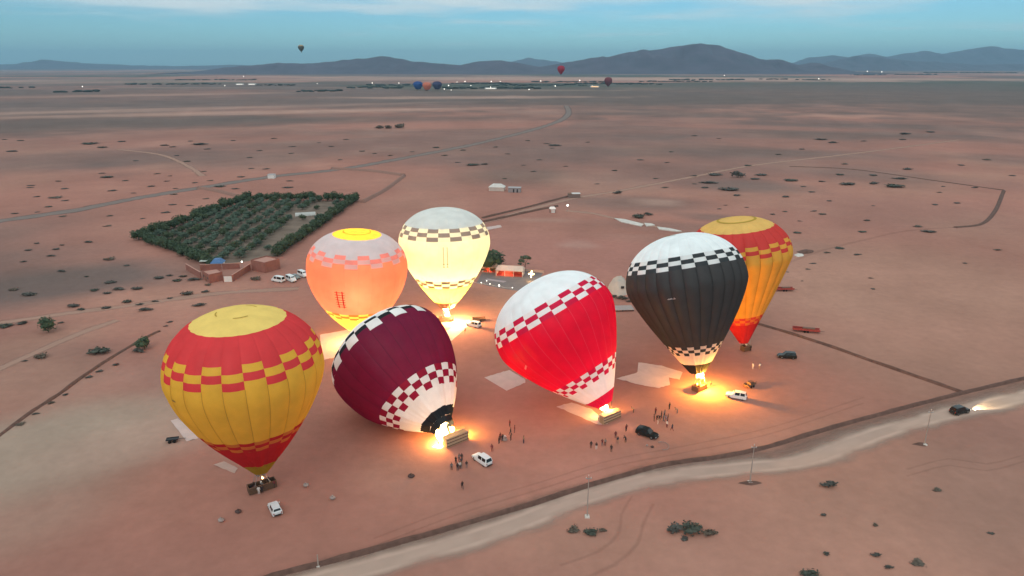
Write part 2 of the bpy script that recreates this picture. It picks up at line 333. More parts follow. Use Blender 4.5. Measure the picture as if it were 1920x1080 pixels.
def track_mat(name, col, ruts=0.0, soft=.5, rutw=.33, opacity=1.0, rutcol=None):
    if name in MATS: return MATS[name]
    m = bpy.data.materials.new(name); m.use_nodes = True; t = m.node_tree; b = t.nodes['Principled BSDF']; o = t.nodes['Material Output']; b.inputs['Roughness'].default_value = .95; b.inputs['Specular IOR Level'].default_value = .08
    a = t.nodes.new('ShaderNodeAttribute'); a.attribute_name = 'across'
    g = t.nodes.new('ShaderNodeNewGeometry'); n = t.nodes.new('ShaderNodeTexNoise'); n.inputs['Scale'].default_value = .11; n.inputs['Detail'].default_value = 5; t.links.new(g.outputs['Position'], n.inputs['Vector'])
    ab = t.nodes.new('ShaderNodeMath'); ab.operation = 'ABSOLUTE'; t.links.new(a.outputs['Fac'], ab.inputs[0])
    ns = t.nodes.new('ShaderNodeMath'); ns.operation = 'MULTIPLY_ADD'; ns.inputs[1].default_value = .9; t.links.new(n.outputs[0], ns.inputs[0]); t.links.new(ab.outputs[0], ns.inputs[2])
    al = t.nodes.new('ShaderNodeMapRange'); al.interpolation_type = 'SMOOTHSTEP'; al.inputs[1].default_value = 1.35 - soft; al.inputs[2].default_value = 1.32; al.inputs[3].default_value = opacity; al.inputs[4].default_value = 0
    t.links.new(ns.outputs[0], al.inputs[0])
    mr = t.nodes.new('ShaderNodeMapRange'); mr.inputs[1].default_value = .3; mr.inputs[2].default_value = .7; mr.inputs[3].default_value = .88; mr.inputs[4].default_value = 1.1; t.links.new(n.outputs[0], mr.inputs[0])
    mx = t.nodes.new('ShaderNodeMix'); mx.data_type = 'RGBA'; mx.blend_type = 'MULTIPLY'; mx.inputs[0].default_value = 1; mx.inputs[6].default_value = (*col, 1); t.links.new(mr.outputs[0], mx.inputs[7])
    cur = mx.outputs[2]
    if ruts:
        # pale wheel tracks left and right of the middle
        sb = t.nodes.new('ShaderNodeMath'); sb.operation = 'SUBTRACT'; sb.inputs[1].default_value = rutw; t.links.new(ab.outputs[0], sb.inputs[0])
        a2 = t.nodes.new('ShaderNodeMath'); a2.operation = 'ABSOLUTE'; t.links.new(sb.outputs[0], a2.inputs[0])
        rr = t.nodes.new('ShaderNodeMapRange'); rr.interpolation_type = 'SMOOTHSTEP'; rr.inputs[1].default_value = .02; rr.inputs[2].default_value = .16; rr.inputs[3].default_value = ruts; rr.inputs[4].default_value = 0; t.links.new(a2.outputs[0], rr.inputs[0])
        m2 = t.nodes.new('ShaderNodeMix'); m2.data_type = 'RGBA'; m2.inputs[7].default_value = (*(rutcol or tuple(min(1, c * 1.25) for c in col)), 1)
        t.links.new(rr.outputs[0], m2.inputs[0]); t.links.new(cur, m2.inputs[6]); cur = m2.outputs[2]
    t.links.new(cur, b.inputs['Base Color'])
    tp = t.nodes.new('ShaderNodeBsdfTransparent'); ms = t.nodes.new('ShaderNodeMixShader')
    t.links.new(al.outputs[0], ms.inputs[0]); t.links.new(tp.outputs[0], ms.inputs[1]); t.links.new(b.outputs[0], ms.inputs[2]); t.links.new(ms.outputs[0], o.inputs[0])
    MATS[name] = m; return m
ROADM = track_mat('pale_gravel', (.47, .33, .262), .7, .75)
VERGEM = track_mat('verge_soil', (.30, .185, .145), 0, .95, opacity=.7)
GREYM = track_mat('grey_gravel', (.215, .165, .145), .3, .5)
PATHM = track_mat('worn_path', (.45, .27, .205), .4, .75, opacity=.8)
RUTM = track_mat('tyre_rut', (.28, .155, .12), 0, .95, opacity=.16)
strip('road', [(420, 1140), (620, 1083), (800, 1034), (950, 988), (1100, 931), (1250, 893), (1400, 877), (1500, 866), (1570, 842), (1640, 815), (1750, 783), (1920, 744), (2100, 705)], 10.5, .016, ROADM, 'pale gravel road sweeping across the foreground below the earth bank')
strip('verge', [(420, 1128), (620, 1066), (800, 1015), (950, 966), (1100, 922), (1250, 880), (1400, 858), (1500, 840), (1570, 815), (1640, 794), (1750, 765), (1920, 724), (2100, 690)], 8.0, .008, VERGEM, 'brown churned verge between the earth bank and the gravel road')
strip('track', [(-60, 424), (0, 414), (130, 396), (260, 371), (370, 353), (510, 331), (640, 317), (780, 292), (900, 268), (1000, 243), (1050, 226), (1066, 212), (1062, 198)], 15, .03, GREYM, 'grey gravel track running past the far side of the orchard', 10)
strip('track', [(-40, 612), (40, 600), (130, 587), (260, 571), (330, 560), (430, 548), (560, 541)], 8, .012, PATHM, 'pale dirt track leading to the gate of the orchard compound')
strip('track', [(880, 424), (930, 411), (1000, 391), (1080, 371), (1160, 358), (1290, 333), (1420, 309), (1600, 288), (1800, 262)], 9, .02, PATHM, 'thin pale dirt track beyond the balloons towards the right', 8)
strip('track', [(1480, 492), (1540, 470), (1620, 450), (1700, 433), (1790, 426)], 3.5, .014, RUTM, 'faint dark wheel track on the plain right of the orange balloon')
strip('track', [(1185, 930), (1165, 965), (1160, 1000), (1120, 1035), (1050, 1060)], 1.2, .014, RUTM, 'faint curved tyre mark in the sand below the road near the scrub clumps')
strip('track', [(1225, 945), (1205, 985), (1195, 1020), (1150, 1060), (1080, 1090)], 1.2, .016, RUTM, 'second curved tyre mark in the sand below the road')
strip('track', [(-20, 700), (80, 655), (150, 625), (220, 600)], 6, .014, PATHM, 'faint pale footpath on the left plain')
strip('track', [(380, 330), (350, 310), (300, 290), (220, 280)], 9, .03, PATHM, 'faint pale path crossing the plain behind the grey track', 8)
strip('track', [(1060, 395), (1110, 400), (1160, 411), (1230, 425), (1300, 440)], 7, .02, PATHM, 'pale track along the white basins')

RUTS = [([(700, 1010), (860, 950), (1010, 905), (1150, 862), (1290, 835), (1450, 800), (1620, 745)], 'long faint wheel track along the field side of the earth bank'), ([(1700, 880), (1780, 860), (1850, 870), (1930, 850)], 'faint wheel track on the sand below the driving car')]
RUTM2 = track_mat('faint_rut', (.34, .175, .13), 0, .95, opacity=.16)
for i_, (pp_, lb_) in enumerate(RUTS):
    for k_ in (0, 1): strip('track', [(x, y + k_ * .017 * (y - Y_HOR)) for x, y in pp_], .9, .013 + .004 * k_ + .0005 * i_, RUTM2, lb_, 3)
BANKM = mat('bank_earth_shaded', (.135, .072, .055), .95, .3, .8, bump=.5)  # earth darkened in colour to stand in for the banks' shaded side
WALLM = mat('mud_wall', (.28, .155, .12), .95, .2, 1.2, bump=.4)
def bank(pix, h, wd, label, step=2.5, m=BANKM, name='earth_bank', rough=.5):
    L = spline([at(*p) for p in pix], step); v = []; f = []; prof = [(-1, 0), (-.72, .35), (-.3, .9), (0, 1), (.3, .92), (.7, .4), (1, 0)]; n = len(prof)
    org = L[0].copy()
    for i, p in enumerate(L):
        d = (L[min(i + 1, len(L) - 1)] - L[max(i - 1, 0)]); d.z = 0; d.normalize(); nr = Vector((-d.y, d.x, 0))
        for k, (u, z) in enumerate(prof):
            q = p + nr * u * wd / 2
            a = mnoise.noise((q.x * .35, q.y * .35, k)); b = mnoise.noise((p.x * .08, p.y * .08, 5))
            q = q + nr * a * .25 * wd * .5 * rough
            v.append((q.x - org.x, q.y - org.y, max(-.02, z * h * (1 + rough * (.5 * a + .7 * b)) - (.02 if z == 0 else 0))))
    for i in range(len(L) - 1):
        for k in range(n - 1): f.append((i * n + k, (i + 1) * n + k, (i + 1) * n + k + 1, i * n + k + 1))
    f.append(tuple(range(n))); f.append(tuple((len(L) - 1) * n + k for k in range(n))[::-1])
    me = meshdata(name, v, f)
    o = link(name, me, None, m, True); o.location = org
    bm = bmesh.new(); bm.from_mesh(me); bmesh.ops.recalc_face_normals(bm, faces=bm.faces); bm.to_mesh(me); bm.free()
    return tag(o, label, 'earth bank')
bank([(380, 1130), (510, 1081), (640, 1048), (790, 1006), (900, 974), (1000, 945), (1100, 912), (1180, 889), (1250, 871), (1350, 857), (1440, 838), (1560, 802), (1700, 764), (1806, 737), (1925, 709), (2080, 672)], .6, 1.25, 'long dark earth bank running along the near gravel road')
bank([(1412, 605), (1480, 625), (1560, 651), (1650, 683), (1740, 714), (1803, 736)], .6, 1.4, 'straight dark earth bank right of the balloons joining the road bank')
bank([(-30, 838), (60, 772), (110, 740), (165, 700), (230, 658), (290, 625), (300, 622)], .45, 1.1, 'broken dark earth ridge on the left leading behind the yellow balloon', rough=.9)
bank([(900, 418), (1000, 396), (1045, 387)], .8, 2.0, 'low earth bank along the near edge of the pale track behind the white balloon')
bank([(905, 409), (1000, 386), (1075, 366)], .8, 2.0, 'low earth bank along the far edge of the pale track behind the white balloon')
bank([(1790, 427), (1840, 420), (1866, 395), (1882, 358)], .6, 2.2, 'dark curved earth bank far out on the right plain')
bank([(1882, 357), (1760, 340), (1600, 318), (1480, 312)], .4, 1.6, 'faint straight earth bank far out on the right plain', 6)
bank([(372, 353), (410, 360), (452, 371)], 1.6, 3.0, 'low mud wall between the grey track and the orchard', 5, WALLM, 'mud_wall', .2)['category'] = 'wall'
bank([(622, 317), (700, 322), (758, 330)], 1.6, 3.5, 'low mud wall along the far edge of the walled field', 5, WALLM, 'mud_wall', .2)['category'] = 'wall'
bank([(757, 331), (722, 357), (680, 380)], 1.6, 3.0, 'low mud wall running down to the right corner of the orchard', 5, WALLM, 'mud_wall', .2)['category'] = 'wall'

# ------------------------------------------------------------------ hills
def hills(name, crest, dist, depth, seed, m, label):
    """a ridge whose crest heights follow the photographed skyline at its own distance"""
    xs = np.array([c[0] for c in crest], float); ys = np.array([c[1] for c in crest], float)
    nx, ny = 220, 22
    px = np.linspace(xs[0], xs[-1], nx); py = np.interp(px, xs, ys) + np.array([.9 * mnoise.fractal((q * .06, seed, 0), 1, 2, 4) for q in px])
    ca = (px - 960) / F_PX * math.cos(PITCH)
    hz = np.maximum(0, (Y_HOR - py) / F_PX * math.cos(PITCH) ** 2 * dist + CAM_H)
    ext = 1.0
    v = []; f = []
    for j in range(ny):
        t = -1 + 2 * j / (ny - 1)
        for i in range(nx):
            dd = dist + t * depth
            # spurs: the foot of the slope comes forward and back
            sp = mnoise.fractal((px[i] * .012, j * .16, seed), 1, 2, 4) * .5
            sp += .35 * mnoise.fractal((px[i] * .05, j * .3, seed + 3), 1, 2, 4)
            fall = math.exp(-(t * 1.9) ** 2) * (1 + sp * .9 * min(1, abs(t) * 3)) - math.exp(-3.6)
            h = hz[i] * max(-.02, fall) if abs(t) > .02 else hz[i]
            v.append((ca[i] * dist * (dd / dist) ** .5, dd, h if abs(t) < .999 else -1.5))
    for j in range(ny - 1):
        for i in range(nx - 1): f.append((j * nx + i, j * nx + i + 1, (j + 1) * nx + i + 1, (j + 1) * nx + i))
    o = link(name, meshdata(name, v, f), None, m, True); return tag(o, label, None, None, 'structure')
HILLM = mat('hill_rock', (.070, .052, .074), .95, .35, .004, detail=8)
hills('hills', [(330, 141), (430, 126), (480, 121), (520, 117), (560, 119), (600, 117), (650, 111), (690, 108), (715, 105), (740, 108), (780, 115), (830, 119), (862, 122), (900, 114), (940, 113), (980, 119), (1010, 125), (1050, 118), (1090, 112), (1110, 107), (1140, 107), (1170, 97), (1200, 89), (1230, 91), (1260, 86), (1290, 81), (1320, 81), (1350, 87), (1380, 97), (1410, 110), (1430, 113), (1455, 110), (1480, 118), (1497, 122), (1530, 117), (1560, 126), (1590, 133), (1640, 141)], 7600, 1500, 3, HILLM, 'dark rounded desert hills beyond the far settlement')
hills('hills', [(820, 128), (900, 120), (960, 115), (990, 108), (1020, 112), (1060, 119), (1130, 126), (1300, 126), (1480, 120), (1520, 107), (1560, 103), (1590, 108), (1625, 100), (1660, 106), (1700, 98), (1730, 94), (1760, 101), (1810, 92), (1850, 86), (1900, 91), (1960, 90), (2050, 98), (2200, 118)], 15500, 2500, 8, HILLM, 'pale distant mountains behind the dark hills')
hills('hills', [(1500, 133), (1545, 118), (1600, 104), (1640, 107), (1700, 113), (1760, 117), (1830, 121), (1950, 118), (2100, 126), (2200, 131)], 11500, 1800, 15, HILLM, 'middle ridge of hills on the right')
hills('hills', [(-300, 128), (-60, 122), (40, 119), (95, 112), (150, 118), (260, 123), (340, 124), (430, 121), (560, 126)], 15000, 2500, 21, HILLM, 'faint distant hills on the left')

# ------------------------------------------------------------------ vegetation
LEAF = [mat('leaf_dark', (.058, .088, .048), .8, .4, 1.2), mat('leaf_olive', (.095, .135, .095), .8, .35, 1.2), mat('leaf_dry', (.125, .098, .074), .85, .4, 1.5), mat('leaf_mid', (.066, .090, .046), .8, .35, 1.2), mat('leaf_grey', (.092, .088, .076), .85, .4, 1.5), mat('leaf_grey_green', (.070, .078, .060), .85, .4, 1.5)]
BARK = mat('bark', (.12, .085, .06), .9, .3, 4)
def leaf_blob(name, seed, n, rx, ry, rz, leaf, m, core=.72, flat=.15, lobes=5):
    """a crown: lumpy inner mass and many leaf-clump faces through its volume"""
    rg = random.Random(seed); b = MB()
    cs = [(rg.uniform(-.5, .5) * rx, rg.uniform(-.5, .5) * ry, rg.uniform(.42, .75) * rz * 1.25) for _ in range(lobes)]
    rs = [rg.uniform(.42, .62) for _ in range(lobes)]
    for c, r_ in zip(cs, rs): b.ball(c, 1.0, 6, 4, 0, (rx * r_ * core, ry * r_ * core, rz * r_ * core * .8))
    for _ in range(n):
        k = rg.randrange(lobes); c, r_ = cs[k], rs[k]
        d = Vector((rg.gauss(0, 1), rg.gauss(0, 1), rg.gauss(0, 1) + .25)).normalized() * rg.uniform(.75, 1.2)
        p = Vector((c[0] + d.x * rx * r_, c[1] + d.y * ry * r_, max(flat * .5, c[2] + d.z * rz * r_ * .9)))
        e = Vector((rg.gauss(0, 1), rg.gauss(0, 1), rg.gauss(0, .6))).normalized(); g = e.cross(d).normalized()
        l = leaf * rg.uniform(.6, 1.4); h = d.normalized() * l * .4
        b.add([p - e * l, p + g * l * .6 + h, p + e * l, p - g * l * .6 + h * .3], [(0, 1, 2), (0, 2, 3)])
    return b.mesh(name, m)
SHRUB = [leaf_blob('scrub_bush', 100 + i, 110, 1.6, 1.1 + .1 * i, .95, .26, LEAF[(4, 4, 2, 4, 5, 4)[i]], lobes=4 + i % 3) for i in range(6)]
TREEC = [leaf_blob('crown', 200 + i, 300, 2.0, 2.0, 2.1, .28, LEAF[(1, 1, 3)[i % 3]], lobes=6) for i in range(4)]
HEDGEC = [leaf_blob('crown', 300 + i, 320, 2.1, 2.0, 3.0, .33, LEAF[(0, 3, 0)[i % 3]], lobes=8) for i in range(4)]
def trunk_mesh(h, r, seed):
    rg = random.Random(seed); b = MB(); b.tube((0, 0, -.1), (rg.uniform(-.1, .1), rg.uniform(-.1, .1), h), r, r * .6)
    for k in range(3):
        a = 2.1 * k + rg.random(); b.tube((0, 0, h * .8), (math.cos(a) * h * .5, math.sin(a) * h * .5, h * 1.5), r * .5, r * .2, 5)
    return b.mesh('trunk', BARK)
TRUNKS = [trunk_mesh(1.1, .16, i) for i in range(2)]
def tree(name, p, s, crown, label, group, rz, trunk_z=.7, tall=1.0):
    t = thing(name, p, label, 'tree', group, rz); t.scale = (s, s, s * tall)
    link('trunk', TRUNKS[int(rz * 7) % 2], t); c = link('crown', crown, t); c.location = (0, 0, trunk_z); return t
def shrub(px, py, wpx, label, group, hh=.8, var=None):
    """scrub bush whose width in the photo is wpx pixels"""
    p = at(px, py); wm = max(1.2, wpx / scale_at(py)); s = wm / 3.0
    o = bpy.data.objects.new('scrub_bush', SHRUB[random.randrange(6) if var is None else var]); COL.objects.link(o)
    o.location = (p.x, p.y, -.05); o.rotation_euler = (0, 0, random.uniform(-.35, .35) + (math.pi if random.random() < .5 else 0)); o.scale = (s, s * random.uniform(.75, 1.1), s * hh * random.uniform(.8, 1.15))
    return tag(o, label, 'bush', group)
NAMED_BUSH = [
    (77, 671, 26, 'low grey green bush on the left plain below the lone round tree', .9, 2), (190, 662, 42, 'wide low dark bush left of the bushes on the earth ridge', .5, 4), (258, 661, 26, 'dark bush on the earth ridge below the rounder green one', .7, 1),
    (1552, 911, 32, 'dense dark round bush below the road, biggest on the right foreground', .9, 1), (1544, 966, 13, 'tiny dark bush just below the dense round one in the right foreground', .7, 0), (1641, 985, 9, 'smallest dark tuft in the right foreground', .7, 2),
    (1552, 1040, 16, 'small dark bush left of the pair near the lower right corner', .7, 3), (1641, 1041, 19, 'round dark bush, upper of the pair near the lower right corner', .8, 1), (1667, 1066, 19, 'round dark bush, lower of the pair near the lower right corner', .8, 1), (1757, 919, 22, 'faint flat dry bush on the sand in the right foreground', .3, 2), (1720, 1056, 32, 'faint dry flattened bush at the lower right corner', .25, 2), (1858, 1000, 15, 'faint dry tuft by the right edge of the foreground', .3, 0),
    (1075, 995, 28, 'left bush of the three growing together under the road', .6, 2), (1105, 1000, 30, 'middle bush of the three growing together under the road', .6, 4), (1130, 995, 18, 'right bush of the three growing together under the road', .5, 2),
    (1265, 996, 36, 'left part of the long scrub clump at the bottom, leafy and grey green', .7, 0), (1300, 997, 42, 'middle part of the long scrub clump at the bottom, leafy and grey green', .7, 4), (1330, 1002, 34, 'right part of the long scrub clump at the bottom, leafy and grey green', .6, 2), (1280, 1010, 20, 'small front tuft of the long scrub clump at the bottom', .5, 3),
    (1515, 1080, 40, 'dark bush cut off by the bottom edge of the photo', .6, 4),
    (480, 525, 24, 'low brown bush between the compound and the parked vans', .6, 2), (390, 535, 14, 'small dry bush at the corner of the small flat roofed house', .5, 2),
    (1383, 333, 26, 'dark tall bush in the scrub patch behind the dark balloon', .9, 1), (1157, 363, 18, 'dark bush on the bend of the pale far track', .7, 1), (1195, 408, 24, 'dark bush behind the white basins', .7, 4), (1215, 404, 18, 'second dark bush behind the white basins', .7, 1)]
for x, y, wp, lb, hh, vv in NAMED_BUSH: shrub(x, y, wp, lb, None, hh, vv)
def scatter(pts, label, group, hh=.45):
    rows = sorted(pts)
    for i, (x, y, wp) in enumerate(rows):
        dense = 'wide ' if wp >= 20 else 'tiny ' if wp <= 10 else 'small '
        shrub(x + random.uniform(-2, 2), y, wp, dense + label + ', ' + ordinal(i + 1) + ' from the left', group, hh)
scatter([(203, 487, 24), (118, 460, 10), (68, 457, 12), (105, 468, 14), (55, 470, 14), (97, 481, 16), (45, 491, 12), (240, 498, 12), (115, 510, 17), (160, 519, 9), (25, 544, 20), (55, 553, 30), (175, 545, 16), (205, 530, 22), (222, 544, 22), (258, 543, 22), (200, 551, 16), (298, 523, 20), (330, 527, 18), (345, 519, 16), (365, 526, 26), (320, 517, 14), (165, 455, 16)], 'dark scrub bush on the plain left of the orchard', 'scrub bushes left of the orchard')
scatter([(140, 575, 24), (155, 581, 16), (200, 578, 18), (272, 583, 26), (240, 567, 18), (262, 571, 14), (292, 566, 14), (318, 560, 12), (352, 553, 24), (372, 573, 24), (385, 548, 16), (10, 612, 26), (38, 607, 22), (45, 677, 12), (115, 606, 12)], 'dark scrub bush beside the pale left track', 'scrub bushes beside the left track', .5)
scatter([(310, 612, 10), (320, 604, 12), (215, 684, 14), (188, 697, 14), (168, 708, 14), (120, 740, 12), (95, 756, 14), (65, 777, 14), (40, 796, 18)], 'dry bush rooted in the left earth ridge', 'bushes on the left earth ridge', .55)
# dots on the far plain
NF = [(270, 410, 12), (310, 399, 18), (325, 384, 16), (355, 386, 14), (203, 424, 18), (206, 405, 12), (388, 373, 14), (327, 365, 16), (328, 354, 12), (440, 354, 16), (410, 350, 22), (105, 371, 28), (66, 369, 16), (120, 376, 16), (93, 388, 14), (28, 401, 14), (72, 398, 12), (118, 406, 16), (60, 348, 16), (55, 352, 14), (120, 354, 14), (110, 340, 14), (205, 333, 24), (210, 358, 18), (190, 325, 14), (235, 339, 12), (295, 326, 14), (315, 340, 12), (318, 330, 10), (283, 350, 16), (250, 362, 12), (367, 343, 14), (395, 339, 14), (452, 332, 16), (382, 322, 14), (500, 317, 14), (470, 316, 12), (165, 270, 30), (190, 277, 20), (230, 266, 18), (310, 273, 18), (378, 271, 30), (322, 276, 14), (440, 264, 12), (515, 260, 14), (550, 275, 14), (390, 280, 14), (360, 265, 12), (330, 292, 12), (40, 264, 14), (8, 262, 12), (25, 284, 22), (545, 288, 12), (485, 283, 12), (350, 303, 14), (255, 302, 12), (540, 352, 22), (542, 340, 14), (470, 296, 14), (600, 268, 10), (620, 275, 12), (650, 262, 12)]
scatter(NF, 'scrub dot on the far left plain', 'scrub dots on the far left plain', .24)
NR = [(1405, 311, 14), (1340, 328, 28), (1335, 344, 26), (1320, 343, 22), (1372, 357, 40), (1415, 336, 20), (1430, 329, 26), (1487, 339, 28), (1505, 350, 12), (1575, 328, 16), (1590, 346, 36), (1541, 341, 14), (1635, 329, 20), (1685, 335, 26), (1637, 345, 24), (1683, 351, 36), (1585, 308, 14), (1700, 318, 20), (1520, 360, 14), (1470, 369, 18), (1385, 367, 18), (1358, 385, 8), (1402, 389, 10), (1450, 402, 14), (1470, 397, 10), (1525, 396, 14), (1545, 402, 16), (1556, 377, 14), (1637, 386, 8), (1500, 415, 10), (1627, 414, 14), (1620, 435, 18), (1498, 437, 16), (1720, 425, 20), (1742, 435, 28), (1790, 381, 18), (1750, 384, 16), (1762, 361, 12), (1825, 352, 14), (1577, 466, 18), (1552, 474, 14), (1608, 478, 18), (1525, 494, 14), (1517, 505, 10), (1632, 522, 10), (1505, 527, 8), (1640, 542, 12), (1870, 469, 16), (1810, 494, 10), (1350, 392, 10), (1300, 330, 14), (1320, 352, 20), (1768, 350, 10), (1475, 510, 8)]
scatter(NR, 'scrub clump on the plain behind the orange balloon', 'scrub clumps on the right plain', .28)
NM = [(705, 240, 10), (745, 240, 10), (990, 264, 10), (870, 282, 12), (815, 277, 14), (930, 276, 12), (1035, 278, 10), (1025, 270, 14), (1038, 273, 26), (1100, 267, 10), (950, 289, 12), (890, 310, 26), (905, 308, 18), (835, 292, 14), (680, 284, 14), (700, 288, 12), (730, 292, 12), (775, 285, 10), (1200, 300, 14), (1250, 305, 12), (1230, 335, 12), (1245, 352, 18), (1300, 345, 10), (1120, 345, 10), (945, 335, 10), (860, 305, 12), (640, 300, 10), (1460, 290, 14), (1500, 280, 16), (1540, 262, 26), (1560, 268, 22), (1700, 252, 26), (1740, 248, 20), (1690, 262, 18), (1850, 300, 18), (1800, 310, 16), (1900, 330, 14), (1300, 255, 12), (1350, 260, 10), (1620, 265, 12), (1260, 285, 10), (1010, 300, 12), (1060, 312, 10), (1150, 320, 12), (980, 310, 10), (1000, 322, 12)]
scatter(NM, 'scrub dot far out beyond the tents', 'scrub dots beyond the tents', .24)
for x, y, wp, lb in [(712, 241, 18, 'left of three grey bush clumps in a row on the far plain'), (728, 241, 16, 'middle of three grey bush clumps in a row on the far plain'), (750, 240, 22, 'right of three grey bush clumps in a row on the far plain')]: shrub(x, y, wp, lb, None, .8, 2)
# single trees
tree('round_tree', at(91, 623), 1.2, HEDGEC[0], 'lone round green tree on a bare trunk on the left plain', None, .3, .55, .85)
tree('round_tree', at(272, 655), 1.1, HEDGEC[3], 'round green tree on the left earth ridge beside a darker bush', None, 1.3, .2, .75)
tree('round_tree', at(922, 508), 3.0, HEDGEC[2], 'dense dark tree behind the white glowing balloon and the tents', None, 2.3, .4, .62)
t_ = thing('slender_tree', at(984, 509), 'slender tree with dark open crown behind the open tent', 'tree')
b = MB(); b.tube((0, 0, 0), (.2, 0, 3.4), .18, .12); b.tube((.2, 0, 3.2), (1.4, .3, 5.4), .1, .05); b.tube((.2, 0, 3.2), (-1.2, 0, 5.0), .1, .05); b.tube((.1, 0, 2.4), (-1.9, .2, 3.6), .08, .04); b.tube((.15, 0, 2.6), (1.3, .2, 3.5), .07, .03); b.build('trunk', BARK, t_)
for k, (dx_, dz_, s_) in enumerate([(-.9, 4.4, .75), (.4, 5.6, .8), (1.5, 5.2, .6), (-2.0, 3.0, .45), (-.6, 5.7, .6), (1.3, 3.2, .3)]):
    c = link('crown', TREEC[k % 4], t_, LEAF[0]); c.location = (dx_, random.uniform(-.5, .5), dz_ - .6 * s_ * 2); c.scale = (s_, s_, s_ * .8)

# ------------------------------------------------------------------ orchard
OC = [(265, 449), (463, 377), (666, 377), (521, 480)]                   # corners: left, far left, far right, near right
OG = [at(*c) for c in OC]; NEARL = at(405, 500)
GRASS = mat('orchard_soil', (.19, .135, .10), .95, .35, .15, detail=6)
ob = MB(); ob.add([(p.x, p.y, .02) for p in (OG[0], NEARL, OG[3], OG[2], OG[1])], [(0, 1, 2, 3, 4)])
tag(ob.build('orchard_floor', GRASS), 'brown tilled floor of the walled orchard', None, None, 'structure')
def hedge(a, b_, step, group, label, s=1.0, jit=.8):
    L = (b_ - a).length; n = int(L / step)
    for i in range(n + 1):
        p = a.lerp(b_, i / n) + Vector((random.uniform(-jit, jit), random.uniform(-jit, jit), 0))
        tree('hedge_tree', (p.x, p.y, 0), s * random.uniform(.85, 1.2), HEDGEC[random.randrange(4)], label + ', ' + ordinal(i + 1) + ' from its left end', group, random.uniform(0, 6), .1, random.uniform(.7, .95))
hedge(OG[0], OG[1], 4.0, 'trees of the orchard hedge', 'dense tree in the far left orchard hedge', 1.3, .7)
hedge(OG[1], OG[2], 4.0, 'trees of the orchard hedge', 'dense tree in the orchard hedge on its far edge', 1.3, .7)
hedge(OG[2], OG[3], 4.0, 'trees of the orchard hedge', 'dense tree in the right orchard hedge', 1.3, .7)
hedge(OG[0], at(400, 500), 4.0, 'trees of the orchard hedge', 'dense tree in the near left orchard hedge', 1.3, .7)
def inside(p, poly):
    c = False; n = len(poly)
    for i in range(n):
        a, b_ = poly[i], poly[(i + 1) % n]
        if (a.y > p.y) != (b_.y > p.y) and p.x < (b_.x - a.x) * (p.y - a.y) / (b_.y - a.y) + a.x: c = not c
    return c
poly = [OG[0], OG[1], OG[2], OG[3], NEARL]
rowdir = (at(575, 395) - at(455, 490)); rowdir.z = 0; rowdir.normalize(); cross = Vector((rowdir.y, -rowdir.x, 0))
org = at(440, 492); cen = sum(poly, Vector()) / 5
nol = 0; ROWS = {}
for r_ in range(-26, 20):
    for k in range(-8, 40):
        p = org + cross * r_ * 7.2 + rowdir * k * 6.6
        q = cen + (p - cen) * 1.07
        if not inside(q, poly): continue
        sparse = ((r_ + 100) % 46)
        if r_ > 0 and random.random() < .18: continue
        if r_ in (1, 3, 5) and random.random() < .6: continue
        if abs((p - at(572, 402)).length) < 9 or nol >= 300: continue
        p = p + Vector((random.uniform(-.5, .5), random.uniform(-.5, .5), 0)); nol += 1; ROWS.setdefault(r_, 0); ROWS[r_] += 1
        tree('olive_tree', (p.x, p.y, 0), random.uniform(.85, 1.2) * (1.28 if r_ <= 0 else .9), TREEC[random.randrange(4)], ('grey green olive tree, ' if r_ <= 0 else 'small olive tree, ') + ordinal(ROWS[r_]) + ' from near end, ' + ordinal(len(ROWS)) + ' orchard row from the left', 'olive trees in the orchard rows' if r_ <= 0 else 'small olive trees in the thin rows', random.uniform(0, 6), .35, .8)

# ------------------------------------------------------------------ compound buildings
ADOBE = mat('red_adobe', (.30, .125, .095), .95, .14, .8, bump=.15); ADOBER = mat('adobe_roof', (.48, .25, .195), .95, .12, .8); WHITEP = mat('white_paint', (.74, .72, .68), .6, .08, 2)
BLUEP = mat('blue_roof', (.07, .17, .36), .5, .12, 2); DARKM = mat('dark_metal', (.03, .03, .032), .5, .2, 5); STEEL = mat('grey_steel', (.32, .32, .32), .45, .12, 4, metal=.5); WOOD = mat('brown_wood', (.18, .1, .06), .8, .3, 5)
def flat_house(roofpix, h, label, door=None):
    P = [at(x, y, h) for x, y in roofpix]; c = sum(P, Vector()) / len(P); c.z = 0
    t = thing('flat_roofed_house', c, label, 'house')
    q = [(p.x - c.x, p.y - c.y) for p in P]
    MB().prism(q, -.1, h - .02, 0).build('wall', ADOBE, t)
    MB().prism([(x * .965, y * .965) for x, y in q], h, h + .06).build('roof', ADOBER, t)
    n = len(q)
    for i in range(n):                                        # parapet, one length to each side
        a, b_ = Vector(q[i]), Vector(q[(i + 1) % n]); a, b_ = a * 1.004, b_ * 1.004; ai, bi = a * .955, b_ * .955
        a2 = a.lerp(b_, .004); b2 = b_.lerp(a, .004); ai = ai.lerp(bi, .004); bi = bi.lerp(ai, .004)
        MB().prism([tuple(a2), tuple(b2), tuple(bi), tuple(ai)], h - .015, h + .42).build('parapet', ADOBE, t)
    if door:
        a, b_ = Vector(q[door[0]]), Vector(q[door[1]]); m_ = a.lerp(b_, .5); d = (b_ - a).normalized(); ang = math.atan2(d.y, d.x); nn = Vector((d.y, -d.x)); 
        if nn.dot(m_) < 0: nn = -nn
        m_ = m_ + nn * .03
        MB().box((m_.x, m_.y, 1.05), (1.1, .08, 2.1), 0, 1, ang).build('door', WOOD, t)
        for f_ in (.2, .8):
            m2 = a.lerp(b_, f_) + nn * .03; w_ = MB().box((m2.x, m2.y, 1.6), (.9, .08, .8), 0, 1, ang).build('window', DARKM, t)
    return t
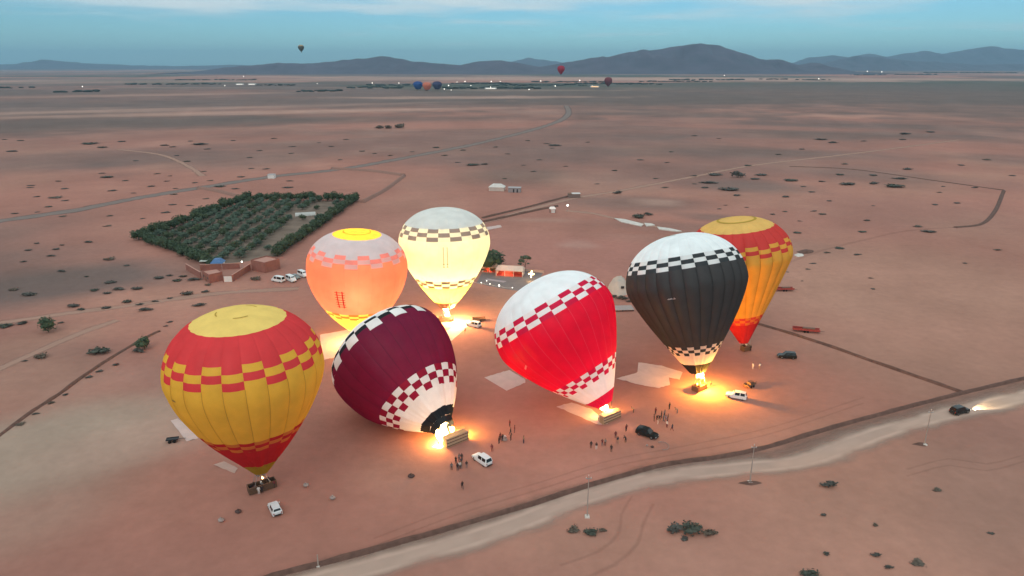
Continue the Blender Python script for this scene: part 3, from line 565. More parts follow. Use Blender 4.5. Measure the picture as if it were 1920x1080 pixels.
flat_house([(378.6, 509), (406.4, 504.8), (417, 511.5), (391.5, 517)], 2.9, 'small flat roofed adobe house left of the white gate', (3, 0))
flat_house([(470, 489), (500, 481), (524, 486.6), (495.7, 494.4)], 3.7, 'large windowless flat roofed adobe building by the parked vans')
def wall_run(name, pa, pb, h, th, label, m=ADOBE, pieces=1):
    a, b_ = at(*pa), at(*pb); c = (a + b_) / 2; d = b_ - a; ang = math.atan2(d.y, d.x)
    t = thing(name, c, label, 'wall', None, ang)
    MB().box((0, 0, h / 2 - .05), (d.length, th, h + .1)).build('wall_face', m, t); MB().box((0, 0, h + .05), (d.length + .05, th + .12, .1)).build('coping', ADOBER, t); return t
wall_run('compound_wall', (436, 528), (470, 506), 2.4, .35, 'adobe compound wall between the white gate and the large building')
wall_run('compound_wall', (350, 506), (377, 522), 2.4, .35, 'adobe compound wall left of the small flat roofed house')
wall_run('compound_wall', (376, 507), (450, 503.5), 2.2, .35, 'low back wall behind the small flat roofed house')
g_ = thing('gate', at(428, 528.5), 'white double gate in the adobe compound wall', 'gate', None, .1)
for s_ in (-1, 1):
    MB().box((s_ * .72, 0, 1.05), (1.4, .08, 2.1)).build('gate_leaf', WHITEP, g_); MB().box((s_ * 1.58, 0, 1.25), (.28, .35, 2.5)).build('gate_post', ADOBE, g_)
h_ = thing('hut', at(410, 503), 'white hut with blue hipped roof inside the compound', 'hut', None, .05)
MB().box((0, 0, 1.2), (4.0, 3.6, 2.5)).build('wall', WHITEP, h_); MB().box((0, 0, 3.2), (4.7, 4.2, 1.5), 0, .45).build('roof', BLUEP, h_); MB().box((.6, -1.82, 1.0), (.9, .06, 2.0)).build('door', WOOD, h_)
h_ = thing('canopy', at(388, 499), 'pale flat canopy beside the blue roofed hut', 'canopy', None, .1)
MB().box((0, 0, 2.4), (4.2, 3.6, .16)).build('roof', mat('pale_sheet', (.52, .55, .5), .7), h_)
for sx in (-1, 1):
    for sy in (-1, 1): MB().tube((sx * 1.9, sy * 1.6, 0), (sx * 1.9, sy * 1.6, 2.32), .06).build('post', STEEL, h_)
LITW = emit_mat('lamp_white', (1, .93, .82), 6.0); LITY = emit_mat('lamp_warm', (1, .7, .35), 9.0)
def yard_lamp(p, h, r_, label, group=None, watts=0, m=LITW, name='yard_lamp', col=(1, .88, .7)):
    t = thing(name, p, label, 'lamp', group)
    MB().tube((0, 0, 0), (0, 0, h), .06, .05, 5).build('pole', STEEL, t); MB().ball((0, 0, h + r_ * .9), r_, 8, 5).build('bulb', m, t, True)
    if watts: lamp('lamp_light', (0, 0, h + r_ * 2.2 + .1), watts, col, .1, t)
    return t
yard_lamp(at(455, 504), 2.6, .28, 'bright white lamp on a post inside the adobe compound', None, 60)
a_ = thing('arched_canopy', at(573, 405), 'white arched frame standing in the orchard rows', 'canopy', None, .3)
for k in range(6):
    b = MB(); pts = [(-5 + k * 2, math.cos(t) * 1.6, math.sin(t) * 1.9) for t in np.linspace(0, math.pi, 9)]
    for i in range(8): b.tube(pts[i], pts[i + 1], .09, .09, 5)
    b.build('hoop', WHITEP, a_)
b = MB()
for i in range(8):
    t0, t1 = math.pi * (i + .15) / 8.6, math.pi * (i + 1.0) / 8.6
    b.add([(x, math.cos(t) * 1.68, math.sin(t) * 1.98) for x in (-5, 5) for t in (t0, t1)], [(0, 1, 3, 2)])
b.build('cover', fabric('white_cover', (.72, .72, .68), .3), a_)

# ------------------------------------------------------------------ camp behind the balloons
CANVAS = fabric('cream_canvas', (.66, .57, .5), .15); REDCARP = mat('red_carpet', (.42, .06, .05), .95, .2, 3); TENTIN = mat('red_lining', (.5, .1, .07), .9, .15, 2)
yd = MB(); cp = [at(*p) for p in [(893, 531), (906, 508), (938, 502), (1018, 512), (1008, 528), (975, 546), (940, 541)]]; yd.add([(p.x, p.y, .02) for p in cp], [tuple(range(len(cp)))])
tag(yd.build('courtyard', mat('grey_paving', (.2, .165, .16), .9, .12, .5)), 'grey paved courtyard in front of the open tents', None, None, 'structure')
def open_tent(px, py, w_, d_, h_, bays, ang, label, watts):
    t = thing('open_tent', at(px, py), label, 'tent', None, ang)
    MB().box((0, 0, .03), (w_, d_, .06)).build('carpet', REDCARP, t)
    MB().box((0, d_ / 2 - .04, h_ / 2 + .06), (w_ - .3, .06, h_ - .1)).build('back_wall', TENTIN, t)
    for s in (-1, 1): MB().box((s * (w_ / 2 - .04), 0, h_ / 2 + .06), (.06, d_ - .1, h_ - .1)).build('side_wall', CANVAS, t)
    rf = MB(); x, y = w_ / 2 + .15, d_ / 2 + .15; rz_ = h_ + 1.3
    rf.add([(-x, -y, h_), (x, -y, h_), (x, y, h_), (-x, y, h_), (-x + .5, 0, rz_), (x - .5, 0, rz_)], [(0, 1, 5, 4), (1, 2, 5), (2, 3, 4, 5), (3, 0, 4)])
    rf.build('roof', CANVAS, t)
    MB().box((0, -y + .02, h_ - .12), (2 * x, .05, .3)).build('valance', CANVAS, t)
    for k in range(bays + 1): MB().box((-w_ / 2 + .1 + (w_ - .2) * k / bays, -d_ / 2, h_ / 2), (.16, .14, h_)).build('post', WHITEP, t)
    for k in range(bays):
        xx = -w_ / 2 + w_ * (k + .5) / bays
        MB().box((xx, d_ / 2 - 1.0, .35), (w_ / bays * .6, .8, .45)).build('bench', TENTIN, t)
    MB().ball((-w_ * .15, 0, h_ - .3), .16, 8, 5).build('bulb', LITY, t, True)
    if watts: lamp('tent_light', (-w_ * .15, 0, h_ - .7), watts, (1, .45, .2), .15, t)
    return t
open_tent(957, 515, 10.2, 4.5, 2.3, 3, R(-12), 'large cream tent with three open bays and a red lit inside', 700)
open_tent(920, 508, 5.6, 4.0, 2.2, 2, R(-12), 'smaller cream open tent tucked behind the white balloon', 450)
MB().box((0, 0, 0), (1, 1, 1))
cpt = MB(); q = [at(*p) for p in [(908, 524.5), (914, 522.5), (950, 527.5), (944, 530)]]; cpt.add([(p.x, p.y, .05) for p in q], [(0, 1, 2, 3)])
tag(cpt.build('carpet', mat('pale_carpet', (.42, .34, .34), .95)), 'pale carpet strip laid on the grey courtyard', 'carpet')
# festoon of bulbs along the courtyard edge
fs = [(887.5, 533), (902.5, 535.5), (918.7, 538), (935.8, 541.5), (960.8, 545)]
for i, (x, y) in enumerate(fs): yard_lamp(at(x, y), 1.0, .15 if i != 3 else .26, ('small white bulb on a short post along the courtyard edge, ' + ordinal(i + 1) + ' from the left') if i != 3 else 'brightest bulb on a short post along the courtyard edge', 'bulbs along the courtyard edge' if i != 3 else None, 25)
yard_lamp(at(912.5, 532), 1.0, .14, 'small white bulb standing alone on the grey courtyard', None, 15)
cb = MB()
for i in range(len(fs) - 1):
    a, b_ = at(*fs[i]), at(*fs[i + 1])
    for k in range(6):
        p0, p1 = a.lerp(b_, k / 6), a.lerp(b_, (k + 1) / 6)
        cb.tube((p0.x, p0.y, 1.0 - .25 * math.sin(math.pi * k / 6)), (p1.x, p1.y, 1.0 - .25 * math.sin(math.pi * (k + 1) / 6)), .03, .03, 4)
tag(cb.build('cable', WHITEP), 'thin pale cable sagging between the courtyard bulbs', 'cable')
ft = thing('light_cluster', at(996, 526), 'glowing star shaped light cluster on a pole beside the open tents', 'lamp')
MB().tube((0, 0, 0), (0, 0, 2.6), .07, .05).build('pole', STEEL, ft)
for dx_, dz_, r_ in [(0, 2.9, .36), (-.8, 2.6, .28), (.8, 2.5, .28), (0, 2.1, .3), (.15, 3.6, .24), (-.1, 1.4, .26)]: MB().ball((dx_, -.1, dz_), r_, 8, 5).build('bulb', emit_mat('lamp_gold', (1, .72, .3), 12), ft, True)
lamp('cluster_light', (0, -1.2, 2.4), 500, (1, .55, .2), .2, ft)
wall_run('low_wall', (985, 508), (1020, 512), .9, .5, 'pale low wall behind the light cluster', mat('pale_plaster', (.5, .38, .33), .9))
def lumpy(name, pix, h, label, cat, m, seed, nr=9, na=22, parent=None):
    P = [at(*p) for p in pix]; c = sum(P, Vector()) / len(P); na_ = len(P); v = []; f = []
    for r_ in range(nr + 1):
        t = r_ / nr
        for i in range(na):
            u = i / na * na_; a, b_ = P[int(u) % na_], P[(int(u) + 1) % na_]; p = a.lerp(b_, u % 1)
            q = c + (p - c) * (1 - t)
            z = h * (1 - (1 - t) ** 2.2) * (1 + .35 * mnoise.noise((q.x * .5, q.y * .5, seed)))
            v.append((q.x - c.x, q.y - c.y, z if t > 0 else -.03))
    for r_ in range(nr):
        for i in range(na): f.append((r_ * na + i, r_ * na + (i + 1) % na, (r_ + 1) * na + (i + 1) % na, (r_ + 1) * na + i))
    me = meshdata(name, v, f); bm = bmesh.new(); bm.from_mesh(me); bmesh.ops.remove_doubles(bm, verts=bm.verts, dist=.001); bmesh.ops.recalc_face_normals(bm, faces=bm.faces); bm.to_mesh(me); bm.free()
    o = link(name, me, None, m, True); o.location = (c.x, c.y, 0); return tag(o, label, cat)
lumpy('draped_tent', [(1140, 540), (1143, 530), (1160, 527), (1176, 530), (1181, 543), (1176, 553), (1158, 556), (1146, 551)], 3.6, 'large pale draped tent between the red balloon and the dark balloon', 'tent', fabric('sand_canvas', (.55, .46, .39), .1), 4)
MB().box((0, 0, 0), (1, 1, 1))
dw = MB(); p = at(1165, 547); dw.box((0, 0, 0), (1.1, .3, .8)); o = dw.build('tent_window', DARKM); o.location = p + Vector((0, -2.2, 2.3)); o.parent = bpy.data.objects['draped_tent']; o.location -= Vector(bpy.data.objects['draped_tent'].location)
for i, (x, y, wp) in enumerate([(1150, 557, 14), (1162, 560, 16), (1172, 562, 16), (1180, 566, 14)]): shrub(x, y, wp, 'dark bush in front of the pale draped tent, ' + ordinal(i + 1) + ' from the left', 'bushes at the draped tent', .9, 1)
pf = thing('platform', at(1165, 580), 'pale flat platform with dark edge in front of the draped tent', 'platform', None, .08)
MB().box((0, 0, .5), (7.5, 4.5, .12)).build('deck', mat('pale_deck', (.36, .29, .27), .8), pf)
for sx in (-3.4, 0, 3.4):
    for sy in (-1.9, 1.9): MB().box((sx, sy, .22), (.2, .2, .44)).build('leg', DARKM, pf)
yard_lamp(at(1184, 567), .9, .2, 'small white lamp beside the draped tent', None, 12)
# tents and huts further back
tt = thing('marquee_tent', at(932, 357), 'white marquee tent with hipped roof alone on the far plain', 'tent', None, R(-8))
MB().box((0, 0, 1.2), (9.5, 5.5, 2.4)).build('wall', CANVAS, tt); MB().box((0, 0, 3.2), (10.2, 6.2, 1.7), 0, .5).build('roof', fabric('white_canvas', (.78, .74, .68), .15), tt)
tt = thing('hut', at(965, 360), 'grey hut with two dark doors beside the white marquee', 'hut', None, R(-8))
MB().box((0, 0, 1.4), (7.6, 4, 2.8)).build('wall', mat('grey_plaster', (.3, .27, .27), .9), tt); MB().box((0, 0, 2.9), (8.0, 4.4, .2)).build('roof', mat('grey_roof', (.42, .4, .4), .8), tt)
for s in (-.4, 1.9): MB().box((s, -2.02, 1.1), (.8, .08, 2.1)).build('door', DARKM, tt)
tt = thing('kiosk', at(1036, 399), 'small white canopied kiosk at the corner of the earth banks', 'kiosk', None, .1)
MB().box((0, 0, 2.75), (3.4, 3.0, .9), 0, .6).build('roof', emit_mat('lit_canvas', (1, .93, .85), .85), tt); MB().box((.4, .5, 1.15), (1.8, 1.2, 2.3)).build('wall', WHITEP, tt)
for sx in (-1.5, 1.5):
    for sy in (-1.3, 1.3): MB().tube((sx, sy, 0), (sx, sy, 2.3), .07).build('post', DARKM, tt)
yard_lamp(at(1064, 397), 3.0, .5, 'bright white lamp on a post right of the small kiosk', None, 60)
tt = thing('hut', at(1076, 370), 'low brown hut with a white strip roof on the far plain', 'hut', None, .05)
MB().box((0, 0, 1.1), (7, 4, 2.2)).build('wall', mat('brown_plaster', (.2, .14, .12), .9), tt); MB().box((1.2, 0, 2.4), (5, 3, .35)).build('roof', WHITEP, tt); MB().box((-2.4, 0, 2.3), (2.2, 4.2, .15)).build('awning', WOOD, tt)
tt = thing('hut', at(510, 334), 'tiny white hut beside the far grey track', 'hut', None, 0)
MB().box((0, 0, 1.3), (4.5, 4, 2.6)).build('wall', WHITEP, tt); MB().box((0, 0, 2.7), (4.9, 4.4, .2)).build('roof', mat('grey_roof', (.42, .4, .4), .8), tt)
CONC = mat('pale_concrete', (.62, .56, .5), .8, .2, .4)
for pix, lb in [([(1152, 410), (1172, 412), (1207, 421), (1202, 425), (1165, 417)], 'long pale concrete basin slab, left one of the row behind the dark balloon'), ([(1208, 419), (1222, 420), (1228, 423), (1212, 425)], 'small pale concrete slab in the middle of the basin row'), ([(1232, 426), (1256, 429), (1278, 434), (1268, 435), (1236, 431)], 'pale concrete basin slab, right one of the row behind the dark balloon')]:
    P = [at(*p) for p in pix]; c = sum(P, Vector()) / len(P); o = MB().prism([(p.x - c.x, p.y - c.y) for p in P], -.05, .35).build('concrete_slab', CONC); o.location = (c.x, c.y, 0); tag(o, lb, 'slab')
lumpy('rubble_heap', [(1488, 478), (1495, 475), (1506, 476), (1508, 480), (1496, 482)], .5, 'small heap of pale rubble right of the orange balloon', 'rubble', CONC, 7, 5, 14)
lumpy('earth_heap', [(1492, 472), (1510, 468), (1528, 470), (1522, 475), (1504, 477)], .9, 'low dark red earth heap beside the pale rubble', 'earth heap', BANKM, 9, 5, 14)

# ------------------------------------------------------------------ ground sheets (tarps)
TARP = fabric('tarp_white', (.62, .46, .41), .05)
def tarp(pix, label, m=TARP, fold=.28):
    P = [at(*p) for p in pix]; c = sum(P, Vector()) / len(P); c.z = 0
    bm = bmesh.new(); vs_ = [bm.verts.new((p.x - c.x, p.y - c.y, .03)) for p in P]; bm.faces.new(vs_)
    bmesh.ops.triangulate(bm, faces=bm.faces); 
    for _ in range(4): bmesh.ops.subdivide_edges(bm, edges=[e for e in bm.edges if e.calc_length() > .8], cuts=1)
    bmesh.ops.triangulate(bm, faces=bm.faces)
    for v in bm.verts: v.co.z = .04 + fold * max(0, mnoise.noise((v.co.x * .9 + c.x, v.co.y * .9, 2)))
    bmesh.ops.recalc_face_normals(bm, faces=bm.faces)
    me = bpy.data.meshes.new('ground_sheet'); bm.to_mesh(me); bm.free()
    if me.polygons[0].normal.z < 0: me.flip_normals()
    o = link('ground_sheet', me, None, m, True); o.location = c; return tag(o, label, 'tarp')
tarp([(320, 789), (333, 785), (352, 800), (372, 822), (350, 828)], 'narrow white ground sheet left of the yellow balloon')
tarp([(908, 708), (955, 694), (985, 712), (985, 718), (950, 733)], 'pale pink ground sheet under the left side of the red balloon')
tarp([(1043, 763), (1072, 755), (1110, 768), (1140, 795), (1122, 797)], 'pale ground sheet under the mouth of the red balloon')
tarp([(1155, 710), (1195, 699), (1197, 680), (1240, 686), (1280, 698), (1274, 712), (1254, 708), (1256, 722), (1236, 728), (1200, 722)], 'crumpled pale ground sheet between the red balloon and the dark balloon', TARP, .3)
tarp([(600, 628), (655, 618), (690, 640), (660, 664), (604, 676)], 'wide pale ground sheet behind the purple balloon lit pink')
tarp([(905, 427), (938, 422), (941, 426), (908, 433)], 'white ground sheet far behind the white balloon')
tarp([(828, 626), (862, 606), (880, 600), (884, 606), (846, 640)], 'white ground sheet glowing beside the basket of the white balloon')
tarp([(400, 872), (420, 865), (446, 878), (440, 888)], 'small faint cloth on the ground under the yellow balloon', fabric('cloth_faint', (.50, .345, .285), .05))

# ------------------------------------------------------------------ balloons
WHITE = (.80, .80, .78)
def FB(n, c, t, tc_=None): return fabric('fabric_' + n, c, t, tc_)
def profile(s, rm, he, pp, qt=2.2):
    s = np.asarray(s, float)
    return np.where(s < he, rm + (1 - rm) * (1 - (1 - np.minimum(s, he) / he) ** pp), np.maximum(0, 1 - np.clip((np.maximum(s, he) - he) / (1 - he), 0, 1) ** qt) ** (1 / qt))
class Envelope:
    def __init__(s, mouth, az, tilt, Rr, L, rm, he, pp, bend, wrinkle=.05, lobe=.015, sag=0.0, seed=0, n=24, phase=0.0):
        s.mouth = np.array(mouth, float); s.az = R(az); s.tilt = R(tilt); s.R = Rr; s.L = L; s.rm, s.he, s.pp, s.bend = rm, he, pp, bend
        s.wr, s.lobe, s.seed, s.n, s.phase = wrinkle, lobe, seed, n, phase; s.sag = sag; s.fold = .035
        s.H = np.array([math.cos(s.az), math.sin(s.az), 0]); s.G = np.array([-math.sin(s.az), math.cos(s.az), 0]); Z = np.array([0, 0, 1.])
        u = np.linspace(0, 1, 61); T = s.tilt + bend * (u - .3); A = np.sin(T)[:, None] * s.H + np.cos(T)[:, None] * Z
        s.u = u; s.sp = np.vstack([[0, 0, 0], np.cumsum((A[1:] + A[:-1]) / 2 * (u[1] - u[0]), 0)]) * L
        # arc length table along the side
        q = np.linspace(0, 1, 1200); r = Rr * profile(q, rm, he, pp); d = np.hypot(np.diff(r), np.diff(q * L)); s.arc = np.concatenate([[0], np.cumsum(d)]); s.q = q
    def arc_of(s, v): return np.interp(v, s.q, s.arc)
    def s_of(s, a): return np.interp(a, s.arc, s.q)
    def grid(s, sv, th):
        """points for axis stations sv and angles th"""
        S = np.stack([np.interp(sv, s.u, s.sp[:, i]) for i in range(3)], -1)
        t = s.tilt + s.bend * (sv - .3); e = np.cos(t)[:, None] * s.H - np.sin(t)[:, None] * np.array([0, 0, 1.])
        fr = ((th - s.phase) / (2 * math.pi) * s.n) % 1
        bulge = np.sin(np.pi * np.clip(fr, 0, 1)) ** .8
        sc = np.maximum(profile(sv, s.rm, s.he, s.pp), 0)
        amp = s.lobe * np.clip(1.6 * sc, .15, 1)
        r = s.R * sc[:, None] * (1 - amp[:, None] * .6 + amp[:, None] * bulge[None])
        dirv = np.cos(th)[None, :, None] * e[:, None, :] + np.sin(th)[None, :, None] * s.G
        if s.wr:
            w_ = np.zeros(r.shape)
            for i in range(r.shape[0]):
                for j in range(r.shape[1]):
                    w_[i, j] = mnoise.noise((math.cos(th[j]) * 2.2, math.sin(th[j]) * 2.2, sv[i] * 2.6 + s.seed)) + .45 * mnoise.noise((math.cos(th[j]) * 6, math.sin(th[j]) * 6, sv[i] * 5 + s.seed)) + .22 * mnoise.noise((math.cos(th[j]) * 14, math.sin(th[j]) * 14, sv[i] * 5 + s.seed))
            r = r + s.wr * w_ * np.minimum(1, sc * 2)[:, None] * s.R * .1
        r = r * (1 + s.fold * np.exp(-sv / .14)[:, None] * (np.sin(th * 9 + s.seed) + .7 * np.sin(th * 17 + 2 * s.seed) + .5 * np.sin(th * 31))[None])
        P = s.mouth + S[:, None, :] + r[..., None] * dirv
        # cloth that reaches the ground lies on it
        z = P[..., 2]; P[..., 2] = np.where(z < .6, .06 + .54 * np.exp((np.minimum(z, .6) - .6) / .54), z)
        return P
def panel(env, org, th0, th1, sv, nc, name, m, parent, label=None):
    th = np.linspace(th0 + 1e-6, th1 - 1e-6, nc + 1); sv = np.asarray(sv, float)
    P = env.grid(sv, th); e = 2e-3
    Ps = env.grid(np.clip(sv + e, 0, 1), th) - env.grid(np.clip(sv - e, 0, 1), th)
    thp, thm = np.minimum(th + 3e-3, th1 - 1e-6), np.maximum(th - 3e-3, th0 + 1e-6)
    Pt = env.grid(sv, thp) - env.grid(sv, thm)
    Nn = np.cross(Pt, Ps); ln = np.linalg.norm(Nn, axis=-1, keepdims=True); Nn = np.where(ln > 1e-9, Nn / np.maximum(ln, 1e-9), [0, 0, 1])
    V = (P - np.array(org)).reshape(-1, 3); n = nc + 1
    f = [(i * n + j, i * n + j + 1, (i + 1) * n + j + 1, (i + 1) * n + j) for i in range(len(sv) - 1) for j in range(nc)]
    me = meshdata(name, V, f); me.materials.append(m)
    me.polygons.foreach_set('use_smooth', [True] * len(f)); me.normals_split_custom_set_from_vertices([tuple(x) for x in Nn.reshape(-1, 3)])
    o = link(name, me, parent)
    if label: o['label'] = label
    return o

WICKER = mat('wicker', (.115, .065, .04), .85, .35, 9, bump=.4); WICKERL = mat('wicker_light', (.40, .26, .15), .85, .3, 9, bump=.4); LEATHER = mat('leather_trim', (.16, .08, .05), .6, .2, 4); PADW = mat('pale_padding', (.62, .54, .46), .8, .1, 3)
def basket(parent, loc, rz, lying=None, size=(5.2, 1.7, 1.25), burner_up=True, light=False):
    """wicker basket with four walls, inner partitions, padded rim, skids and a burner frame; lying: roll angle that tips its top over towards +y"""
    bk = bpy.data.objects.new('basket', None); COL.objects.link(bk); bk.parent = parent; bk.location = loc
    bk.rotation_euler = (lying or 0, 0, rz) if lying is None else Matrix.Rotation(rz, 4, 'Z').to_euler() if False else (0, 0, rz)
    if lying is not None:
        bk.rotation_euler = (Matrix.Rotation(rz, 4, 'Z') @ Matrix.Rotation(lying, 4, 'X')).to_euler()
    L, W, Hh = size; mw = WICKERL if light else WICKER
    for s in (-1, 1):
        MB().box((0, s * (W / 2 - .04), Hh / 2 + .08), (L, .08, Hh)).build('wall', mw, bk)
        MB().box((s * (L / 2 - .04), 0, Hh / 2 + .08), (.08, W - .17, Hh)).build('wall', mw, bk)
        MB().tube((-L / 2, s * (W / 2 - .04), Hh + .12), (L / 2, s * (W / 2 - .04), Hh + .12), .09, .09, 8).build('rim', PADW if light else LEATHER, bk, True)
        MB().tube((s * (L / 2 - .04), -W / 2 + .06, Hh + .12), (s * (L / 2 - .04), W / 2 - .06, Hh + .12), .085, .085, 8).build('rim', PADW if light else LEATHER, bk, True)
    MB().box((0, 0, .05), (L - .02, W - .02, .06)).build('floor', WOOD if not light else mat('pale_board', (.5, .36, .24), .8, .2, 3), bk)
    for x in (-L * .2, L * .2): MB().box((x, 0, Hh / 2 + .06), (.06, W - .2, Hh - .06)).build('partition', mw, bk)
    for k in range(3): MB().box((0, (k - 1) * W * .34, -.045), (L - .1, .14, .11)).build('skid', LEATHER, bk)
    if burner_up:
        bh = Hh + 1.9
        for sx in (-1, 1):
            for sy in (-1, 1): MB().tube((sx * L * .28, sy * (W / 2 - .06), Hh + .1), (sx * .75, sy * .5, bh), .045, .04, 6).build('upright', STEEL, bk)
        fr = MB()
        for a, b_ in (((-.8, -.55), (.8, -.55)), ((.8, -.55), (.8, .55)), ((.8, .55), (-.8, .55)), ((-.8, .55), (-.8, -.55))): fr.tube((*a, bh), (*b_, bh), .05, .05, 6)
        fr.build('burner_frame', STEEL, bk)
        for sx in (-.38, .38):
            for sy in (-.25, .25): MB().tube((sx, sy, bh - .25), (sx, sy, bh + .3), .17, .2, 10).build('burner', STEEL, bk, True)
    return bk
FLAME = flame_mat('burner_flame', (1, .72, .28), (1, .38, .05), 9.0)
FLAMEW = flame_mat('burner_flame_white', (1, .86, .5), (1, .55, .12), 14.0)
def flame(parent, p, d, length, rad, seed, m=FLAME):
    """tongue of fire from p along d"""
    d = Vector(d).normalized(); e = d.orthogonal().normalized(); g = d.cross(e); v = []; f = []; nn, na = 14, 12
    for i in range(nn):
        t = i / (nn - 1); rr = rad * (math.sin(math.pi * min(1, t ** .55)) * (1 - .35 * t) + .06 * (1 - t))
        off = (e * mnoise.noise((t * 2, seed, 0)) + g * mnoise.noise((t * 2, seed, 7))) * rad * 1.1 * t
        for j in range(na):
            a = 2 * math.pi * j / na; k = 1 + .5 * mnoise.noise((math.cos(a) * 1.3, math.sin(a) * 1.3, t * 4 + seed))
            v.append(Vector(p) + d * (t * length * (1 + .12 * mnoise.noise((math.cos(a) * 2, math.sin(a) * 2, seed)) * t)) + off + (e * math.cos(a) + g * math.sin(a)) * rr * k)
    for i in range(nn - 1):
        for j in range(na): f.append((i * na + j, i * na + (j + 1) % na, (i + 1) * na + (j + 1) % na, (i + 1) * na + j))
    return link('flame', meshdata('flame', v, f), parent, m, True)

def balloon(label, base, env, zones, bk, cat='hot air balloon', scoop=None):
    """zones from the crown down: ('panel', arc0, arc1, material) or ('checks', arc0, rows, rowlen, matA, matB[, offset]); a crown disc first"""
    org = Vector(base); t = thing('hot_air_balloon', org, label, cat, 'large hot air balloons on the launch field')
    n = env.n; dth = 2 * math.pi / n
    for z in zones:
        if z[0] == 'cap':
            _, s0, m, lb = z
            sv = env.s_of(np.linspace(env.arc_of(s0), env.arc[-1], 9)); sv[-1] = 1.0
            th = np.linspace(0, 2 * math.pi, n * 4 + 1)[:-1] + env.phase
            P = env.grid(sv, th); k = len(th); V = (P - np.array(org)).reshape(-1, 3)
            f = [(i * k + j, i * k + (j + 1) % k, (i + 1) * k + (j + 1) % k, (i + 1) * k + j) for i in range(len(sv) - 1) for j in range(k)]
            me = meshdata('crown_panel', V, f); me.materials.append(m)
            bm = bmesh.new(); bm.from_mesh(me); bmesh.ops.remove_doubles(bm, verts=bm.verts, dist=.002); bm.to_mesh(me); bm.free()
            o = link('crown_panel', me, t, None, True); o['label'] = lb
        elif z[0] == 'panel':
            _, a0, a1, m, nm_ = z
            ns = max(2, int(abs(a0 - a1) / 1.1)); sv = env.s_of(np.linspace(a1, a0, ns + 1))
            for g in range(n): panel(env, org, env.phase + g * dth, env.phase + (g + 1) * dth, sv, 6, nm_, m, t)
        elif z[0] == 'checks':
            _, a0, rows, rl, mA, mB, off = z
            for r_ in range(rows):
                sv = env.s_of(np.linspace(a0 - (r_ + 1) * rl, a0 - r_ * rl, 3))
                for g in range(n): panel(env, org, env.phase + g * dth, env.phase + (g + 1) * dth, sv, 3, 'check_panel', mA if (r_ + g + off) % 2 else mB, t)
    return t
def skirt(t, env, drop, r1, m, n=24, along=None, name='skirt'):
    """cloth cone hanging from the mouth ring down to the burner"""
    th = np.linspace(0, 2 * math.pi, n + 1)[:-1]; P0 = env.grid(np.array([0.0, .002]), th)[0] - np.array(t.location); c = P0.mean(0); v = []; f = []
    for k in range(4):
        u = k / 3; q = c + (P0 - c) * (1 + (r1 - 1) * u) + (np.array([0, 0, -1.0]) if along is None else np.array(along)) * drop * u; q[:, 2] = np.maximum(q[:, 2], .05); v += q.tolist()
    for k in range(3): f += [(k * n + j, k * n + (j + 1) % n, (k + 1) * n + (j + 1) % n, (k + 1) * n + j) for j in range(n)]
    return link(name, meshdata(name, v, f), t, m, True)
def tapes(t, env, s0, s1, m, wd=.09):
    """load tapes sewn over the gore seams of the main body"""
    sv = np.linspace(s0, s1, 16)
    for g in range(env.n):
        a = env.phase + g * 2 * math.pi / env.n; da = wd / env.R / 2; P = env.grid(sv, np.array([a - da, a, a + da])); Nn = P - env.mouth - np.stack([np.interp(sv, env.u, env.sp[:, i]) for i in range(3)], -1)[:, None]
        Nn /= np.linalg.norm(Nn, axis=-1, keepdims=True); V = (P + Nn * np.array([.02, .05, .02])[None, :, None] - np.array(t.location)).reshape(-1, 3)
        link('load_tape', meshdata('load_tape', V, [(i * 3 + j, i * 3 + j + 1, (i + 1) * 3 + j + 1, (i + 1) * 3 + j) for i in range(15) for j in range(2)]), t, m, True)
def ropes(t, env, bkpos, rz, n=8, s0=0.0):
    """cables from the mouth down to the burner frame"""
    org = Vector(t.location)
    th = np.arange(n) * 2 * math.pi / n + .2; P = env.grid(np.array([s0, s0 + .01]), th)[0]
    for i in range(n):
        a = Vector(P[i]) - org; d = math.cos(th[i]); 
        MB().tube(a, bkpos + Vector((.7 * math.cos(th[i] + env.az), .5 * math.sin(th[i] + env.az), 0)), .025, .025, 4).build('cable', DARKM, t)
def arcs_from(env, s): return float(env.arc_of(s))

FY = FB('yellow', (.95, .53, .06), .22, (.8, .38, .04)); FYC = FB('yellow_cap', (.96, .68, .19), .12); FR = FB('red', (.82, .06, .065), .2); FRD = FB('deep_red', (.56, .025, .03), .15)
# 1 yellow and red balloon, standing, near left
e1 = Envelope((-46.1, 111.1, 6.6), 165, 1.8, 13.25, 28.6, .26, .611, 1.53, -.02, .10, .020, n=24, seed=1, phase=.10)
b1 = at(492, 918); A = e1.arc_of
u0 = A(.772) + 1.35; l0 = A(.235) + 1.9
t1 = balloon('yellow and red balloon with a yellow crown standing upright at the near left', b1, e1, [('cap', .938, FYC, 'pale yellow crown disc'), ('panel', A(.938), u0, FR, 'gore_panel'), ('checks', u0, 3, 1.35, FY, FR, 1), ('panel', u0 - 4.05, l0, FY, 'gore_panel'), ('checks', l0, 3, 1.0, FRD, FB('orange', (.72, .22, .05), .25), 0), ('panel', l0 - 3.0, .6, FRD, 'gore_panel'), ('panel', .6, 0, FB('olive_skirt', (.42, .28, .03), .2), 'skirt_panel')], None)
rz1 = math.atan2((at(516, 907) - at(468, 922)).y, (at(516, 907) - at(468, 922)).x)
basket(t1, (0, 0, .1), rz1, size=(5.0, 1.7, 1.25)); ropes(t1, e1, Vector((0, 0, 3.2)), rz1)
skirt(t1, e1, 2.6, .42, FB('olive_skirt', (.42, .28, .03), .2)); flame(t1, (.3, 0, 2.3), (0, 0, 1), .6, .18, 3)
